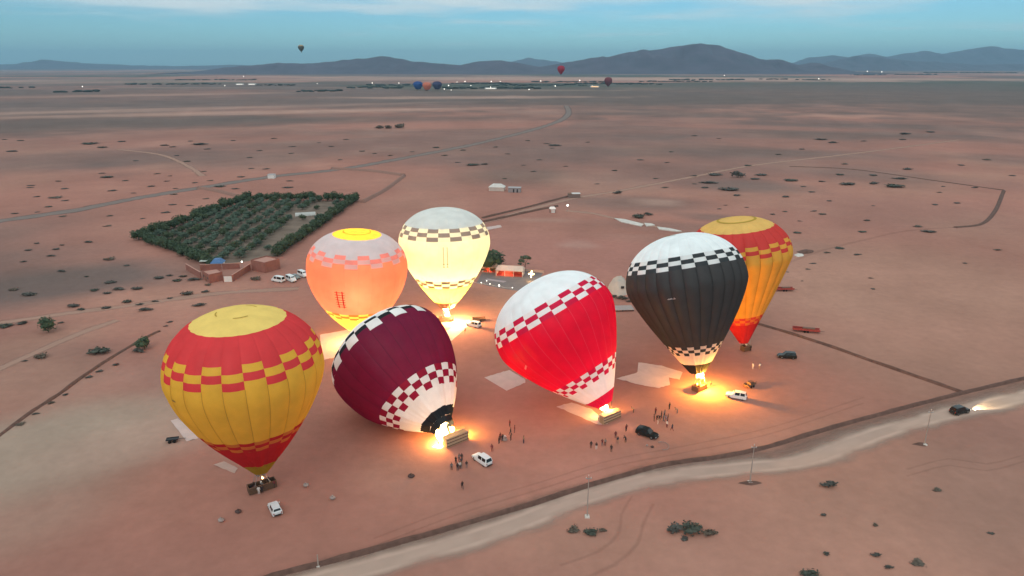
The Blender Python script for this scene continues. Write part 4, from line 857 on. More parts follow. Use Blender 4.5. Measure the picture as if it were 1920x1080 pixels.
# 2 purple balloon lying on its side, filling
FP = FB('burgundy', (.104, .010, .046), .24, (.34, .008, .04)); FWHT = FB('white', (.86, .87, .85), .14, (.8, .7, .6)); FWCR = FB('white_crown', (.90, .93, .92), .05, (.8, .8, .8)); FK = FB('black', (.018, .02, .024), .02); FPR = FB('crimson', (.27, .008, .035), .2)
e2 = Envelope((-14.82, 128.9, 3.95), 135, 60.3, 13.42, 27.4, .203, .715, 2.0, -.02, .22, .006, n=28, seed=5, phase=.05)
b2 = at(852, 832); A = e2.arc_of; u0 = A(.784) + 2.6; l0 = A(.255) + 1.42
t2 = balloon('dark purple balloon lying tilted with white mouth and chequered bands', b2, e2, [('cap', .962, FWCR, 'white crown disc'), ('panel', A(.962), u0, FWCR, 'gore_panel'), ('checks', u0, 2, 1.3, FK, FWHT, 0), ('checks', u0 - 2.6, 1, 1.3, FWHT, FP, 0), ('panel', u0 - 3.9, l0, FP, 'gore_panel'), ('checks', l0, 3, 1.42, FWHT, FPR, 0), ('panel', l0 - 4.26, A(.05), FWHT, 'gore_panel'), ('panel', A(.05), 0, FK, 'scoop_panel')], None)
# 5 red and white balloon, rising
FRR = FB('bright_red', (.66, .004, .040), .30, (.9, .012, .05)); FRC = FB('check_red', (.60, .01, .06), .15)
e5 = Envelope((20.47, 136.91, 4.2), 147.4, 39.1, 14.0, 31.4, .123, .641, 1.42, -.06, .12, .010, n=28, seed=9, phase=.0)
b5 = at(1146, 792); A = e5.arc_of; u0 = A(.749) + 2.3; l0 = A(.244) + 1.1
t5 = balloon('bright red balloon with white crown leaning to the left as it rises', b5, e5, [('cap', .955, FWCR, 'white crown disc'), ('panel', A(.955), u0, FWCR, 'gore_panel'), ('checks', u0, 3, 1.15, FRC, FWHT, 0), ('panel', u0 - 3.45, l0, FRR, 'gore_panel'), ('checks', l0, 3, 1.1, FWHT, FRC, 0), ('panel', l0 - 3.3, A(.074), FWHT, 'gore_panel'), ('panel', A(.074), 0, FRC, 'scoop_panel')], None)
# 6 dark balloon with white crown
FD = FB('charcoal', (.052, .050, .050), .02, (.04, .035, .03)); FDC = FB('check_black', (.04, .045, .048), .03); FWG = FB('white_skirt', WHITE, .42, (.9, .62, .45))
e6 = Envelope((44.9, 153.57, 4.0), 121.5, 15.7, 14.14, 34.0, .112, .645, 1.27, .098, .07, .030, n=28, seed=13, phase=.1)
b6 = at(1311, 731); A = e6.arc_of; u0 = A(.797) + 2.1; l0 = A(.205) + .95
t6 = balloon('charcoal black balloon with white crown and chequered bands above an orange lit basket', b6, e6, [('cap', .965, FWCR, 'white crown disc'), ('panel', A(.965), u0, FWCR, 'gore_panel'), ('checks', u0, 3, 1.05, FDC, FWHT, 0), ('panel', u0 - 3.15, l0, FD, 'gore_panel'), ('checks', l0, 3, .95, FWG, FDC, 0), ('panel', l0 - 2.85, A(.083), FWG, 'gore_panel'), ('panel', A(.083), .2, FK, 'scoop_panel')], None)
# 7 orange balloon behind it
FO = FB('orange_yellow', (.86, .45, .07), .24, (.8, .36, .04)); FRO = FB('warm_red', (.68, .06, .05), .2); FOC = FB('orange_cap', (.88, .55, .16), .2)
e7 = Envelope((63.2, 175.4, 3.0), 160, 8.9, 13.35, 34.6, 
    .085, .70, 1.07, -.02, .07, .040, n=24, seed=17, phase=.2)
b7 = at(1398, 657); A = e7.arc_of; u0 = A(.788) + 2.1; l0 = A(.20) + 2.2
t7 = balloon('orange and red balloon standing half hidden behind the charcoal balloon', b7, e7, [('cap', .985, FOC, 'round vent panel at the crown'), ('panel', A(.985), A(.932), FOC, 'gore_panel'), ('panel', A(.932), u0, FRO, 'gore_panel'), ('checks', u0, 3, 1.05, FO, FRO, 1), ('panel', u0 - 3.15, l0, FO, 'gore_panel'), ('checks', l0, 3, .9, FRO, FB('deep_orange', (.75, .22, .04), .25), 0), ('panel', l0 - 2.7, .1, FRD, 'gore_panel')], None)
# 4 glowing white balloon
FGW = FB('glow_white', WHITE, .48, (.95, .95, .74)); FGC = FB('glow_cap', (.66, .68, .67), .05, (.8, .75, .6)); FGT = FB('glow_tan', (.36, .28, .23), .04, (.5, .25, .1)); FGD = FB('glow_gold', (.8, .6, .15), .5, (.95, .75, .15)); FGB = FB('glow_check', (.80, .80, .74), .35, (.95, .85, .6))  # crown cap is white cloth, its weaker light put into a greyer colour
e4 = Envelope((-19.97, 200.2, 4.6), 100, 3.0, 13.6, 30.4, .16, .645, 1.5, 0, .06, .010, n=24, seed=21, phase=.05)
b4 = at(836, 602); A = e4.arc_of; u0 = A(.785) + 2.5; l0 = A(.305) + 1.2
t4 = balloon('pale yellow white glowing balloon with grey crown at the back', b4, e4, [('cap', .96, FGC, 'grey white crown disc'), ('panel', A(.96), u0, FGC, 'gore_panel'), ('checks', u0, 3, 1.25, FGB, FGT, 0), ('panel', u0 - 3.75, l0, FGW, 'gore_panel'), ('checks', l0, 3, 1.0, FGT, FGB, 0), ('panel', l0 - 3.0, A(.07), FGD, 'gore_panel'), ('panel', A(.07), 0, FB('brown_scoop', (.22, .1, .06), .1), 'scoop_panel')], None)
# 3 glowing red balloon
FGR = glow_fabric('fabric_glow_red', (.75, .15, .12), (.95, .37, .26), .46, .05); FGY = FB('glow_yellow', (.9, .8, .1), .55, (1, .95, .1)); FGG = FB('glow_grey', (.66, .60, .60), .08, (.6, .4, .35)); FPK = FB('glow_pink', (.72, .28, .26), .2, (.9, .3, .2)); FLP = FB('glow_pale_pink', (.75, .45, .43), .12)
e3 = Envelope((-43.4, 183.7, 3.9), 170, -2.6, 13.6, 28.4, .21, .642, 2.0, -.03, .06, .008, n=24, seed=25, phase=.13)
b3 = at(676, 640); A = e3.arc_of; u0 = A(.825) + 1.4; l0 = A(.24) + 1.2
t3 = balloon('glowing orange red balloon with bright yellow crown disc and grey shoulder', b3, e3, [('cap', .966, FGY, 'bright yellow crown disc'), ('panel', A(.966), u0, FGG, 'gore_panel'), ('checks', u0, 1, 1.2, FPK, FGG, 0), ('checks', u0 - 1.2, 1, 1.2, FLP, FPK, 0), ('checks', u0 - 2.4, 1, 1.2, FGR, FLP, 0), ('panel', u0 - 3.6, l0, FGR, 'gore_panel'), ('checks', l0, 3, .9, FGD, FB('glow_brown', (.4, .2, .06), .3, (.8, .3, .05)), 0), ('panel', l0 - 2.7, .1, FGD, 'gore_panel')], None)

def sA(env, a): return float(env.s_of(a))
A = e5.arc_of; tapes(t5, e5, sA(e5, A(.244) + 1.1), sA(e5, A(.749) + 2.3 - 3.45), FB('tape_pink', (.75, .06, .10), .1), .12)
A = e1.arc_of; tapes(t1, e1, sA(e1, A(.235) + 1.9), sA(e1, A(.772) + 1.35 - 4.05), FB('tape_ochre', (.60, .33, .05), .1))
A = e7.arc_of; tapes(t7, e7, sA(e7, A(.20) + 2.2), sA(e7, A(.788) + 2.1 - 3.15), FB('tape_orange', (.62, .25, .03), .1))
A = e6.arc_of; tapes(t6, e6, sA(e6, A(.205) + .95), sA(e6, A(.797) + 2.1 - 3.15), FB('tape_dark', (.035, .033, .033), .02))
A = e2.arc_of; tapes(t2, e2, sA(e2, A(.255) + 1.42), sA(e2, A(.784) + 2.6 - 3.9), FB('tape_wine', (.10, .012, .036), .1))
FIRE = (1, .46, .10)
def axis_dir(env, s=.3):
    t = env.tilt + env.bend * (s - .3); return Vector(env.H * math.sin(t) + np.array([0, 0, 1]) * math.cos(t))
# baskets, burners, fire
rz6 = math.atan2((at(1330, 722) - at(1300, 736)).y, (at(1330, 722) - at(1300, 736)).x)
basket(t6, (0, 0, .1), rz6, size=(3.6, 1.9, 1.25)); ropes(t6, e6, Vector((.1, 0, 3.3)), rz6)
flame(t6, (.1, 0, 3.3), axis_dir(e6), 3.6, .75, 11, FLAMEW); flame(t6, (-.5, .2, 3.0), (-.3, 0, 1), 1.6, .45, 12, FLAME)
lamp('burner_light', (1.2, -.4, 3.2), 30000, (1, .42, .05), .5, t6)
lamp('burner_light', tuple(Vector(e6.mouth) - b6 + axis_dir(e6) * 4.5), 1100, (1, .42, .12), .5, t6)
rz7 = .5
basket(t7, (0, 0, .1), rz7, size=(2.6, 1.6, 1.2)); ropes(t7, e7, Vector((0, 0, 3.1)), rz7)
flame(t7, (0, 0, 2.9), (0, 0, 1), 1.2, .5, 15, FLAMEW); lamp('burner_light', (0, 0, 4.6), 160, (1, .6, .25), .3, t7)
rz4 = .35
basket(t4, (0, 0, .1), rz4, size=(4.6, 1.7, 1.25)); ropes(t4, e4, Vector((0, 0, 3.2)), rz4)
flame(t4, (.0, 0, 3.3), (0, 0, 1), 4.5, 1.0, 18, FLAMEW); flame(t4, (.6, -.3, 1.6), (0, 0, 1), 2.0, .8, 19, FLAMEW)
lamp('burner_light', (0, 0, 13.0), 26000, (1, .86, .40), 1.2, t4)
lamp('burner_light', (2.6, -1.2, 4.0), 36000, (1, .50, .20), .6, t4)
basket(t3, (0, 0, .1), .4, size=(4.6, 1.7, 1.25)); ropes(t3, e3, Vector((0, 0, 3.2)), .4)
flame(t3, (0, 0, 3.4), (0, 0, 1), 4.0, .8, 22, FLAMEW)
lamp('burner_light', (0, 0, 14.5), 13500, (1, .66, .38), 3.2, t3)
lamp('burner_light', (-1.8, -1.6, 3.2), 15000, (1, .50, .12), .5, t3)
# lying basket of the purple balloon
def tipped(tt, env, pa, pb, dist, burn, size, light=True):
    a, b_ = at(*pa), at(*pb); d = b_ - a; rz = math.atan2(d.y, d.x)
    nrm = Vector((-math.sin(rz), math.cos(rz), 0))
    # tipped over: its top points at the balloon mouth, a long wall lies on the ground
    L, W, Hh = size
    c = (a + b_) / 2 - Vector(tt.location) + nrm * .12
    bk = basket(tt, (c.x, c.y, W / 2 + .05), rz, R(-90), size, False, light)
    return c, nrm, rz
c2, n2, rz2 = tipped(t2, e2, (838, 842), (880, 825), 0, 0, (5.6, 2.1, 1.4))
for s_ in (-.8, .8):
    x = Vector((math.cos(rz2), math.sin(rz2), 0)) * s_
    MB().tube(c2 + n2 * 2.3 + x + Vector((0, 0, 1.1)), c2 + n2 * 2.9 + x + Vector((0, 0, 1.3)), .2, .24, 10).build('burner', STEEL, t2, True)
    MB().tube(c2 + n2 * 1.5 + x + Vector((0, 0, .25)), c2 + n2 * 2.6 + x + Vector((0, 0, 1.0)), .05, .05).build('upright', STEEL, t2)
    MB().tube(c2 + n2 * 1.5 + x + Vector((0, 0, 1.9)), c2 + n2 * 2.6 + x + Vector((0, 0, 1.3)), .05, .05).build('upright', STEEL, t2)
m2 = Vector(e2.mouth) - b2
fd = (m2 + axis_dir(e2) * 5 - (c2 + n2 * 2.8 + Vector((0, 0, 1.2)))).normalized()
x2 = Vector((math.cos(rz2), math.sin(rz2), 0))
flame(t2, c2 + n2 * 2.8 - x2 * .9 + Vector((0, 0, 1.2)), fd + Vector((0, 0, .35)), 3.4, .85, 31, FLAMEW); flame(t2, c2 + n2 * 2.8 + x2 * .9 + Vector((0, 0, 1.3)), fd + x2 * .1, 2.4, .65, 33, FLAME)
flame(t2, c2 + n2 * 2.0 - x2 * 2.3 + Vector((0, 0, .5)), fd - x2 * .15 + Vector((0, 0, .9)), 4.2, 1.0, 35, FLAMEW); flame(t2, c2 + n2 * 1.0 - x2 * 3.0 + Vector((0, 0, .3)), -x2 + n2 * .3 + Vector((0, 0, .15)), 2.4, .5, 37, FLAME); flame(t2, c2 + n2 * 3.4 - x2 * .7 + Vector((0, 0, 2.4)), (-.2, .2, 1), 3.2, .4, 36, FLAMEW)
lamp('burner_light', tuple(c2 + n2 * 2.4 - x2 * 2.6 + Vector((0, 0, 1.5))), 12000, (1, .44, .08), .5, t2)
lamp('burner_light', tuple(m2 + axis_dir(e2) * 6.0), 4200, (1, .55, .3), .6, t2)
skirt(t2, e2, 1.3, .86, FK, 28, -axis_dir(e2, .0), 'scoop')
lamp('burner_light', tuple(c2 + n2 * 2.2 + x2 * 2.6 + Vector((0, 0, 1.6))), 6000, (1, .44, .06), .4, t2)
# sheet of cloth held up at the mouth, lit yellow
c5, n5, rz5 = tipped(t5, e5, (1131, 798), (1166, 783), 0, 0, (5.4, 1.9, 1.3))
x5 = Vector((math.cos(rz5), math.sin(rz5), 0))
for s_ in (-.7, .7):
    x = x5 * s_
    MB().tube(c5 + n5 * 1.9 + x + Vector((0, 0, 1.5)), c5 + n5 * 2.2 + x + Vector((0, 0, 2.1)), .2, .24, 10).build('burner', STEEL, t5, True)
    MB().tube(c5 + n5 * 1.4 + x + Vector((0, 0, .3)), c5 + n5 * 2.0 + x + Vector((0, 0, 1.6)), .05, .05).build('upright', STEEL, t5)
m5 = Vector(e5.mouth) - b5
flame(t5, c5 + n5 * 2.1 + Vector((0, 0, 2.0)), m5 + axis_dir(e5) * 2 - (c5 + n5 * 2.1 + Vector((0, 0, 2.0))), 3.4, .9, 41, FLAMEW)
lamp('burner_light', tuple(c5 + n5 * 1.6 + x5 * .6 + Vector((0, 0, 2.3))), 7500, (1, .44, .08), .5, t5)
lamp('burner_light', tuple(m5 + axis_dir(e5) * 8.0), 5000, (1, .6, .5), 2.0, t5)
ropes(t5, e5, c5 + n5 * 1.4 + Vector((0, 0, 1.9)), rz5, 8); ropes(t2, e2, c2 + n2 * 1.5 + Vector((0, 0, 1.4)), rz2, 8)

def on_envelope(tt, env, s0, s1, th0, th1, m, name, lift=.06):
    """a flat mark sewn on the cloth between two (station, angle) points"""
    sv = np.linspace(s0, s1, 4); th = np.linspace(th0, th1, 4); P = env.grid(sv, th)
    c = env.mouth + np.array([np.interp((s0 + s1) / 2, env.u, env.sp[:, i]) for i in range(3)])
    d = P - c; d /= np.linalg.norm(d, axis=-1, keepdims=True); P = P + d * lift
    V = (P - np.array(tt.location)).reshape(-1, 3); f = [(i * 4 + j, i * 4 + j + 1, (i + 1) * 4 + j + 1, (i + 1) * 4 + j) for i in range(3) for j in range(3)]
    return link(name, meshdata(name, V, f), tt, m, True)
def th_facing(env, off):
    """angle on the ring that faces the camera, turned by off"""
    d = -env.mouth[:2]; d = d / np.linalg.norm(d); H = env.H[:2] ; G = env.G[:2]
    return math.atan2(d @ G, d @ H) + off
REDMARK = FB('mark_red', (.55, .02, .02), .1); GREYMARK = FB('mark_grey', (.35, .33, .2), .1, (.4, .35, .1)); WHMARK = FB('mark_white', (.7, .7, .7), .1)
th = th_facing(e3, -.38)
for o_ in (-.055, .055): on_envelope(t3, e3, .36, .54, th + o_ - .012, th + o_ + .012, REDMARK, 'ladder_rail')
for k in range(7): on_envelope(t3, e3, .37 + k * .026, .376 + k * .026, th - .10, th + .10, REDMARK, 'ladder_rung', .09)
th = th_facing(e4, .0)
for o_ in (-.03, .05):
    on_envelope(t4, e4, .50, .70, th + o_ - .006, th + o_ + .006, GREYMARK, 'lettering_stroke')
    for s_ in (.50, .53): on_envelope(t4, e4, s_, s_ + .008, th + o_ - .02, th + o_ + .02, GREYMARK, 'lettering_stroke', .09)
th = th_facing(e6, -.20)
rs = random.Random(3)
for k in range(9):
    h_ = rs.uniform(.004, .012); on_envelope(t6, e6, .585, .585 + h_, th - .06 + k * .0145, th - .06 + k * .0145 + .008, WHMARK, 'lettering_stroke')
th = th_facing(e5, -.75)
for k in range(5): on_envelope(t5, e5, .50 + k * .004, .512 + k * .004, th + k * .02, th + k * .02 + .014, FB('mark_pink', (.8, .35, .35), .2), 'lettering_stroke')
th = th_facing(e1, -1.05)
for k in range(5): on_envelope(t1, e1, .60, .606 + .003 * (k % 2), th + k * .02, th + k * .02 + .013, DARKM, 'lettering_stroke')
# vent line on crowns
def ring_line(tt, env, s, m, name, wd=.006, th0=0, th1=2 * math.pi, lift=.08):
    sv = np.array([s, min(.9999, s + wd)]); th = np.linspace(th0, th1, 49); P = env.grid(sv, th) + np.array(axis_dir(env, .9)) * lift
    V = (P - np.array(tt.location)).reshape(-1, 3); f = [(j, j + 1, 49 + j + 1, 49 + j) for j in range(48)]
    return link(name, meshdata(name, V, f), tt, m, True)
ring_line(t7, e7, .984, FB('vent_line', (.5, .33, .06), .1), 'vent_seam', .004)
ring_line(t6, e6, .992, GREYMARK, 'vent_seam', .002, 1.0, 2.2); ring_line(t3, e3, .990, FB('vent_gold', (.7, .6, .05), .2), 'vent_seam', .002, 0, 4)
for a in (.3, 2.0, 4.2): ring_line(t1, e1, .990, FB('vent_line', (.5, .33, .06), .1), 'vent_seam', .0012, a, a + .7)

# ------------------------------------------------------------------ vehicles
GLASS = mat('car_glass', (.012, .014, .016), .12, .05, 1, spec=.6); TYRE = mat('tyre_rubber', (.015, .015, .015), .9, .2, 8); RIM = mat('wheel_rim', (.3, .3, .3), .4, .1, 5, metal=.7)
PAINT = {'white': mat('car_white', (.74, .75, .74), .3, .04, 2, spec=.5), 'black': mat('car_black', (.012, .016, .016), .25, .05, 2, spec=.5), 'grey': mat('car_grey', (.2, .22, .22), .3, .05, 2, spec=.5)}
HEADL = mat('head_lamp', (.6, .6, .58), .2, .05, 5, spec=.7); TAILL = mat('tail_lamp', (.3, .02, .015), .3, .05, 5)
CAR = {  # stations: x, half width, belt height, roof height, roof half width (0 = no cabin)
    'suv': dict(L=4.8, W=.94, st=[(-2.4, .80, .95, 0, 0), (-2.32, .90, 1.05, 1.05, .80), (-2.05, .94, 1.06, 1.72, .66), (-.9, .95, 1.05, 1.80, .70), (.35, .95, 1.03, 1.76, .69), (1.05, .94, 1.02, 1.04, .80), (1.9, .92, .98, 0, 0), (2.36, .80, .80, 0, 0)], wb=1.42, wr=.37),
    'hatch': dict(L=4.0, W=.88, st=[(-2.0, .76, .85, 0, 0), (-1.95, .84, .95, .95, .74), (-1.6, .88, .95, 1.45, .62), (-.6, .88, .94, 1.52, .65), (.3, .88, .92, 1.48, .64), (1.0, .87, .92, .94, .74), (1.6, .84, .86, 0, 0), (1.98, .72, .70, 0, 0)], wb=1.22, wr=.32),
    'van': dict(L=5.3, W=.97, st=[(-2.65, .90, 1.1, 0, 0), (-2.6, .95, 1.2, 1.2, .88), (-2.45, .97, 1.22, 2.15, .80), (0, .97, 1.2, 2.22, .82), (1.35, .97, 1.18, 2.12, .80), (2.05, .96, 1.15, 1.17, .84), (2.45, .92, 1.02, 0, 0), (2.65, .82, .85, 0, 0)], wb=1.55, wr=.36)}
def make_car(kind, paint, label, p, rz, group=None, name='parked_car', lights=False, cat='car'):
    d = CAR[kind]; t = thing(name, p, label, cat, group, rz); pm = PAINT[paint]
    st = d['st']; v = []; f = []; g0 = .28
    # lower body: six points a station, nose and tail tucked in
    for i, (x, hw, bz, rzf, rw) in enumerate(st):
        tuck = .12 if i in (0, len(st) - 1) else 0
        v += [(x, -hw + tuck, g0 + tuck), (x, -hw, (g0 + bz) / 2), (x, -hw * .97, bz), (x, hw * .97, bz), (x, hw, (g0 + bz) / 2), (x, hw - tuck, g0 + tuck)]
    k = 6
    for i in range(len(st) - 1):
        for j in range(k): f.append((i * k + j, (i + 1) * k + j, (i + 1) * k + (j + 1) % k, i * k + (j + 1) % k))
    f.append(tuple(range(k))); f.append(tuple((len(st) - 1) * k + j for j in range(k))[::-1])
    me = meshdata('body', v, f); bm = bmesh.new(); bm.from_mesh(me); bmesh.ops.recalc_face_normals(bm, faces=bm.faces)
    bmesh.ops.bevel(bm, geom=[e for e in bm.edges if e.is_manifold and e.calc_face_angle(0) > .5], offset=.05, segments=2, affect='EDGES', clamp_overlap=True); bm.to_mesh(me); bm.free()
    link('body', me, t, pm)
    cab = [s for s in st if s[3]]; v = []; f = []
    for (x, hw, bz, rzf, rw) in cab: v += [(x, -hw * .93, bz - .03), (x, -rw, max(rzf, bz)), (x, rw, max(rzf, bz)), (x, hw * .93, bz - .03)]
    for i in range(len(cab) - 1):
        for j in range(3): f.append((i * 4 + j, (i + 1) * 4 + j, (i + 1) * 4 + j + 1, i * 4 + j + 1))
    me = meshdata('cabin', v, f); bm = bmesh.new(); bm.from_mesh(me); bmesh.ops.recalc_face_normals(bm, faces=bm.faces)
    if sum(x.normal.z for x in bm.faces) < 0: bmesh.ops.reverse_faces(bm, faces=bm.faces)
    bm.to_mesh(me); bm.free(); link('cabin', me, t, pm)
    def pane(q, nm_):
        q = [Vector(x) for x in q]; c = sum(q, Vector()) / 4; nn = (q[1] - q[0]).cross(q[3] - q[0]).normalized()
        if nn.dot(c - Vector((0, 0, .9))) < 0: nn = -nn
        q = [c + (x - c) * .86 + nn * .012 for x in q]; b = MB(); q2 = [x - nn * .02 for x in q]
        b.add(q + q2, [(0, 1, 2, 3), (7, 6, 5, 4), (0, 4, 5, 1), (1, 5, 6, 2), (2, 6, 7, 3), (3, 7, 4, 0)]); b.build(nm_, GLASS, t)
    def cp(s, j):
        x, hw, bz, rzf, rw = s; return [(x, -hw * .93, bz - .03), (x, -rw, max(rzf, bz)), (x, rw, max(rzf, bz)), (x, hw * .93, bz - .03)][j]
    pane([cp(cab[0], 0), cp(cab[0], 3), cp(cab[1], 2), cp(cab[1], 1)], 'rear_window'); pane([cp(cab[-1], 0), cp(cab[-1], 3), cp(cab[-2], 2), cp(cab[-2], 1)], 'windscreen')
    for i in range(1, len(cab) - 2):
        for j in (0, 2): pane([cp(cab[i], j), cp(cab[i + 1], j), cp(cab[i + 1], j + 1), cp(cab[i], j + 1)], 'side_window')
    r_ = d['wr']; wm = bpy.data.meshes.get('wheel_' + kind)
    for sx in (-1, 1):
        for sy in (-1, 1):
            y = sy * (d['W'] - .12)
            wh = MB().tube((sx * d['wb'], y - .11, r_), (sx * d['wb'], y + .11, r_), r_, r_, 14).build('wheel', TYRE, t, True)
            MB().tube((sx * d['wb'], y + sy * .105, r_), (sx * d['wb'], y + sy * .125, r_), r_ * .6, r_ * .55, 10).build('rim', RIM, wh)
    x0, x1 = st[-1][0], st[0][0]; hw = st[-1][1]
    for s in (-1, 1):
        MB().box((x0 - .0, s * (hw - .16), st[-1][2] - .14), (.1, .28, .16)).build('headlight', LITW if lights else HEADL, t); MB().box((x1 - .0, s * (st[0][1] - .1), st[0][2] - .12), (.08, .14, .3)).build('tail_light', TAILL, t)
        MB().box((cab[-2][0] + .45, s * (d['W'] + .09), cab[-2][2] + .08), (.1, .2, .14)).build('mirror', pm, t)
    MB().box((x0 + .03, 0, .42), (.1, hw * 1.7, .16)).build('bumper', DARKM, t); MB().box((x1 - .03, 0, .45), (.1, hw * 1.7, .18)).build('bumper', DARKM, t)
    return t
def heading(pa, pb):
    a, b_ = at(*pa), at(*pb); return math.atan2((b_ - a).y, (b_ - a).x)
make_car('hatch', 'white', 'white hatchback parked near the basket of the yellow balloon', at(516, 958), heading((522, 972), (508, 944)))
make_car('suv', 'white', 'white estate car parked between the two crowds by the purple balloon', at(904, 866), heading((916, 874), (892, 858)))
make_car('suv', 'black', 'black four wheel drive car among the crowd below the red balloon', at(1213, 817), heading((1196, 811), (1231, 823)))
make_car('suv', 'white', 'white estate car parked in the orange glow beside the charcoal balloon', at(1380, 746), heading((1397, 749), (1364, 743)))
make_car('suv', 'black', 'dark four wheel drive car alone on the plain right of the orange balloon', at(1475, 671), heading((1491, 671), (1460, 669)))
cr = make_car('suv', 'black', 'black car with headlights on driving along the gravel road', at(1799, 774), heading((1780, 778), (1818, 769)), None, 'moving_car', True)
sl = bpy.data.lights.new('headlight_beam', 'SPOT'); sl.energy = 18000; sl.color = (1, .86, .5); sl.spot_size = R(34); sl.spot_blend = .6; sl.shadow_soft_size = .1
so = bpy.data.objects.new('headlight_beam', sl); COL.objects.link(so); so.parent = cr; so.location = (2.6, 0, .75); so.rotation_euler = (0, R(-83), 0)
make_car('suv', 'white', 'white car glowing orange next to the basket of the white balloon', at(888, 612), heading((899, 614), (877, 609)))
make_car('van', 'white', 'white minibus, leftmost of the vans parked by the red glowing balloon', at(522, 528), heading((536, 530), (508, 525)), 'vans parked by the compound', 'parked_van', False, 'van')
make_car('van', 'white', 'white minibus in the middle of the vans parked by the red glowing balloon', at(546, 527), heading((533, 521), (558, 532)), 'vans parked by the compound', 'parked_van', False, 'van')
make_car('van', 'white', 'white minibus nearest to the red glowing balloon, partly behind it', at(568, 518), heading((556, 513), (580, 523)), 'vans parked by the compound', 'parked_van', False, 'van')
make_car('hatch', 'grey', 'grey car squeezed between the parked white minibuses', at(555, 522), heading((544, 518), (566, 526)))
# trailers
def trailer(px, py, rz, L, W, h, m, label, load=None):
    t = thing('flat_trailer', at(px, py), label, 'trailer', None, rz)
    MB().box((0, 0, .62), (L, W, .12)).build('bed', m, t)
    for s in (-1, 1): MB().box((0, s * (W / 2 - .04), .68 + h / 2), (L, .06, h)).build('side_rail', m, t)
    MB().tube((L / 2, 0, .55), (L / 2 + 1.4, 0, .5), .06, .05).build('drawbar', DARKM, t)
    for x in (-.45, .45):
        for s in (-1, 1): MB().tube((x, s * (W / 2 + .08) - .1, .32), (x, s * (W / 2 + .08) + .1, .32), .32, .32, 12).build('wheel', TYRE, t, True)
    MB().box((-L / 2 + .06, 0, .68 + h / 2), (.08, W - .1, h)).build('tail_board', m, t)
    if load: MB().box((L * .1, 0, .68 + .35), (L * .5, W * .7, .6), 0, .85).build('load', load, t)
    return t
REDT = mat('red_trailer', (.34, .06, .05), .6, .2, 3)
trailer(1470, 545, .02, 6.5, 1.8, .5, REDT, 'red trailer lying right of the orange balloon, the farther one', LEATHER)
trailer(1511, 622, -.28, 7.5, 1.8, .5, REDT, 'red trailer beyond the straight earth bank, the nearer one', LEATHER)
trailer(1405, 725, heading((1396, 728), (1414, 720)), 3.2, 1.6, .3, WOOD, 'low brown trailer right of the orange glow by the charcoal balloon', LEATHER)
trailer(898, 602, .1, 4.0, 1.8, .4, WOOD, 'low dark trailer behind the orange lit car')
trailer(324, 828, .25, 2.4, 1.2, .12, DARKM, 'low dark trailer by the white sheet left of the yellow balloon')

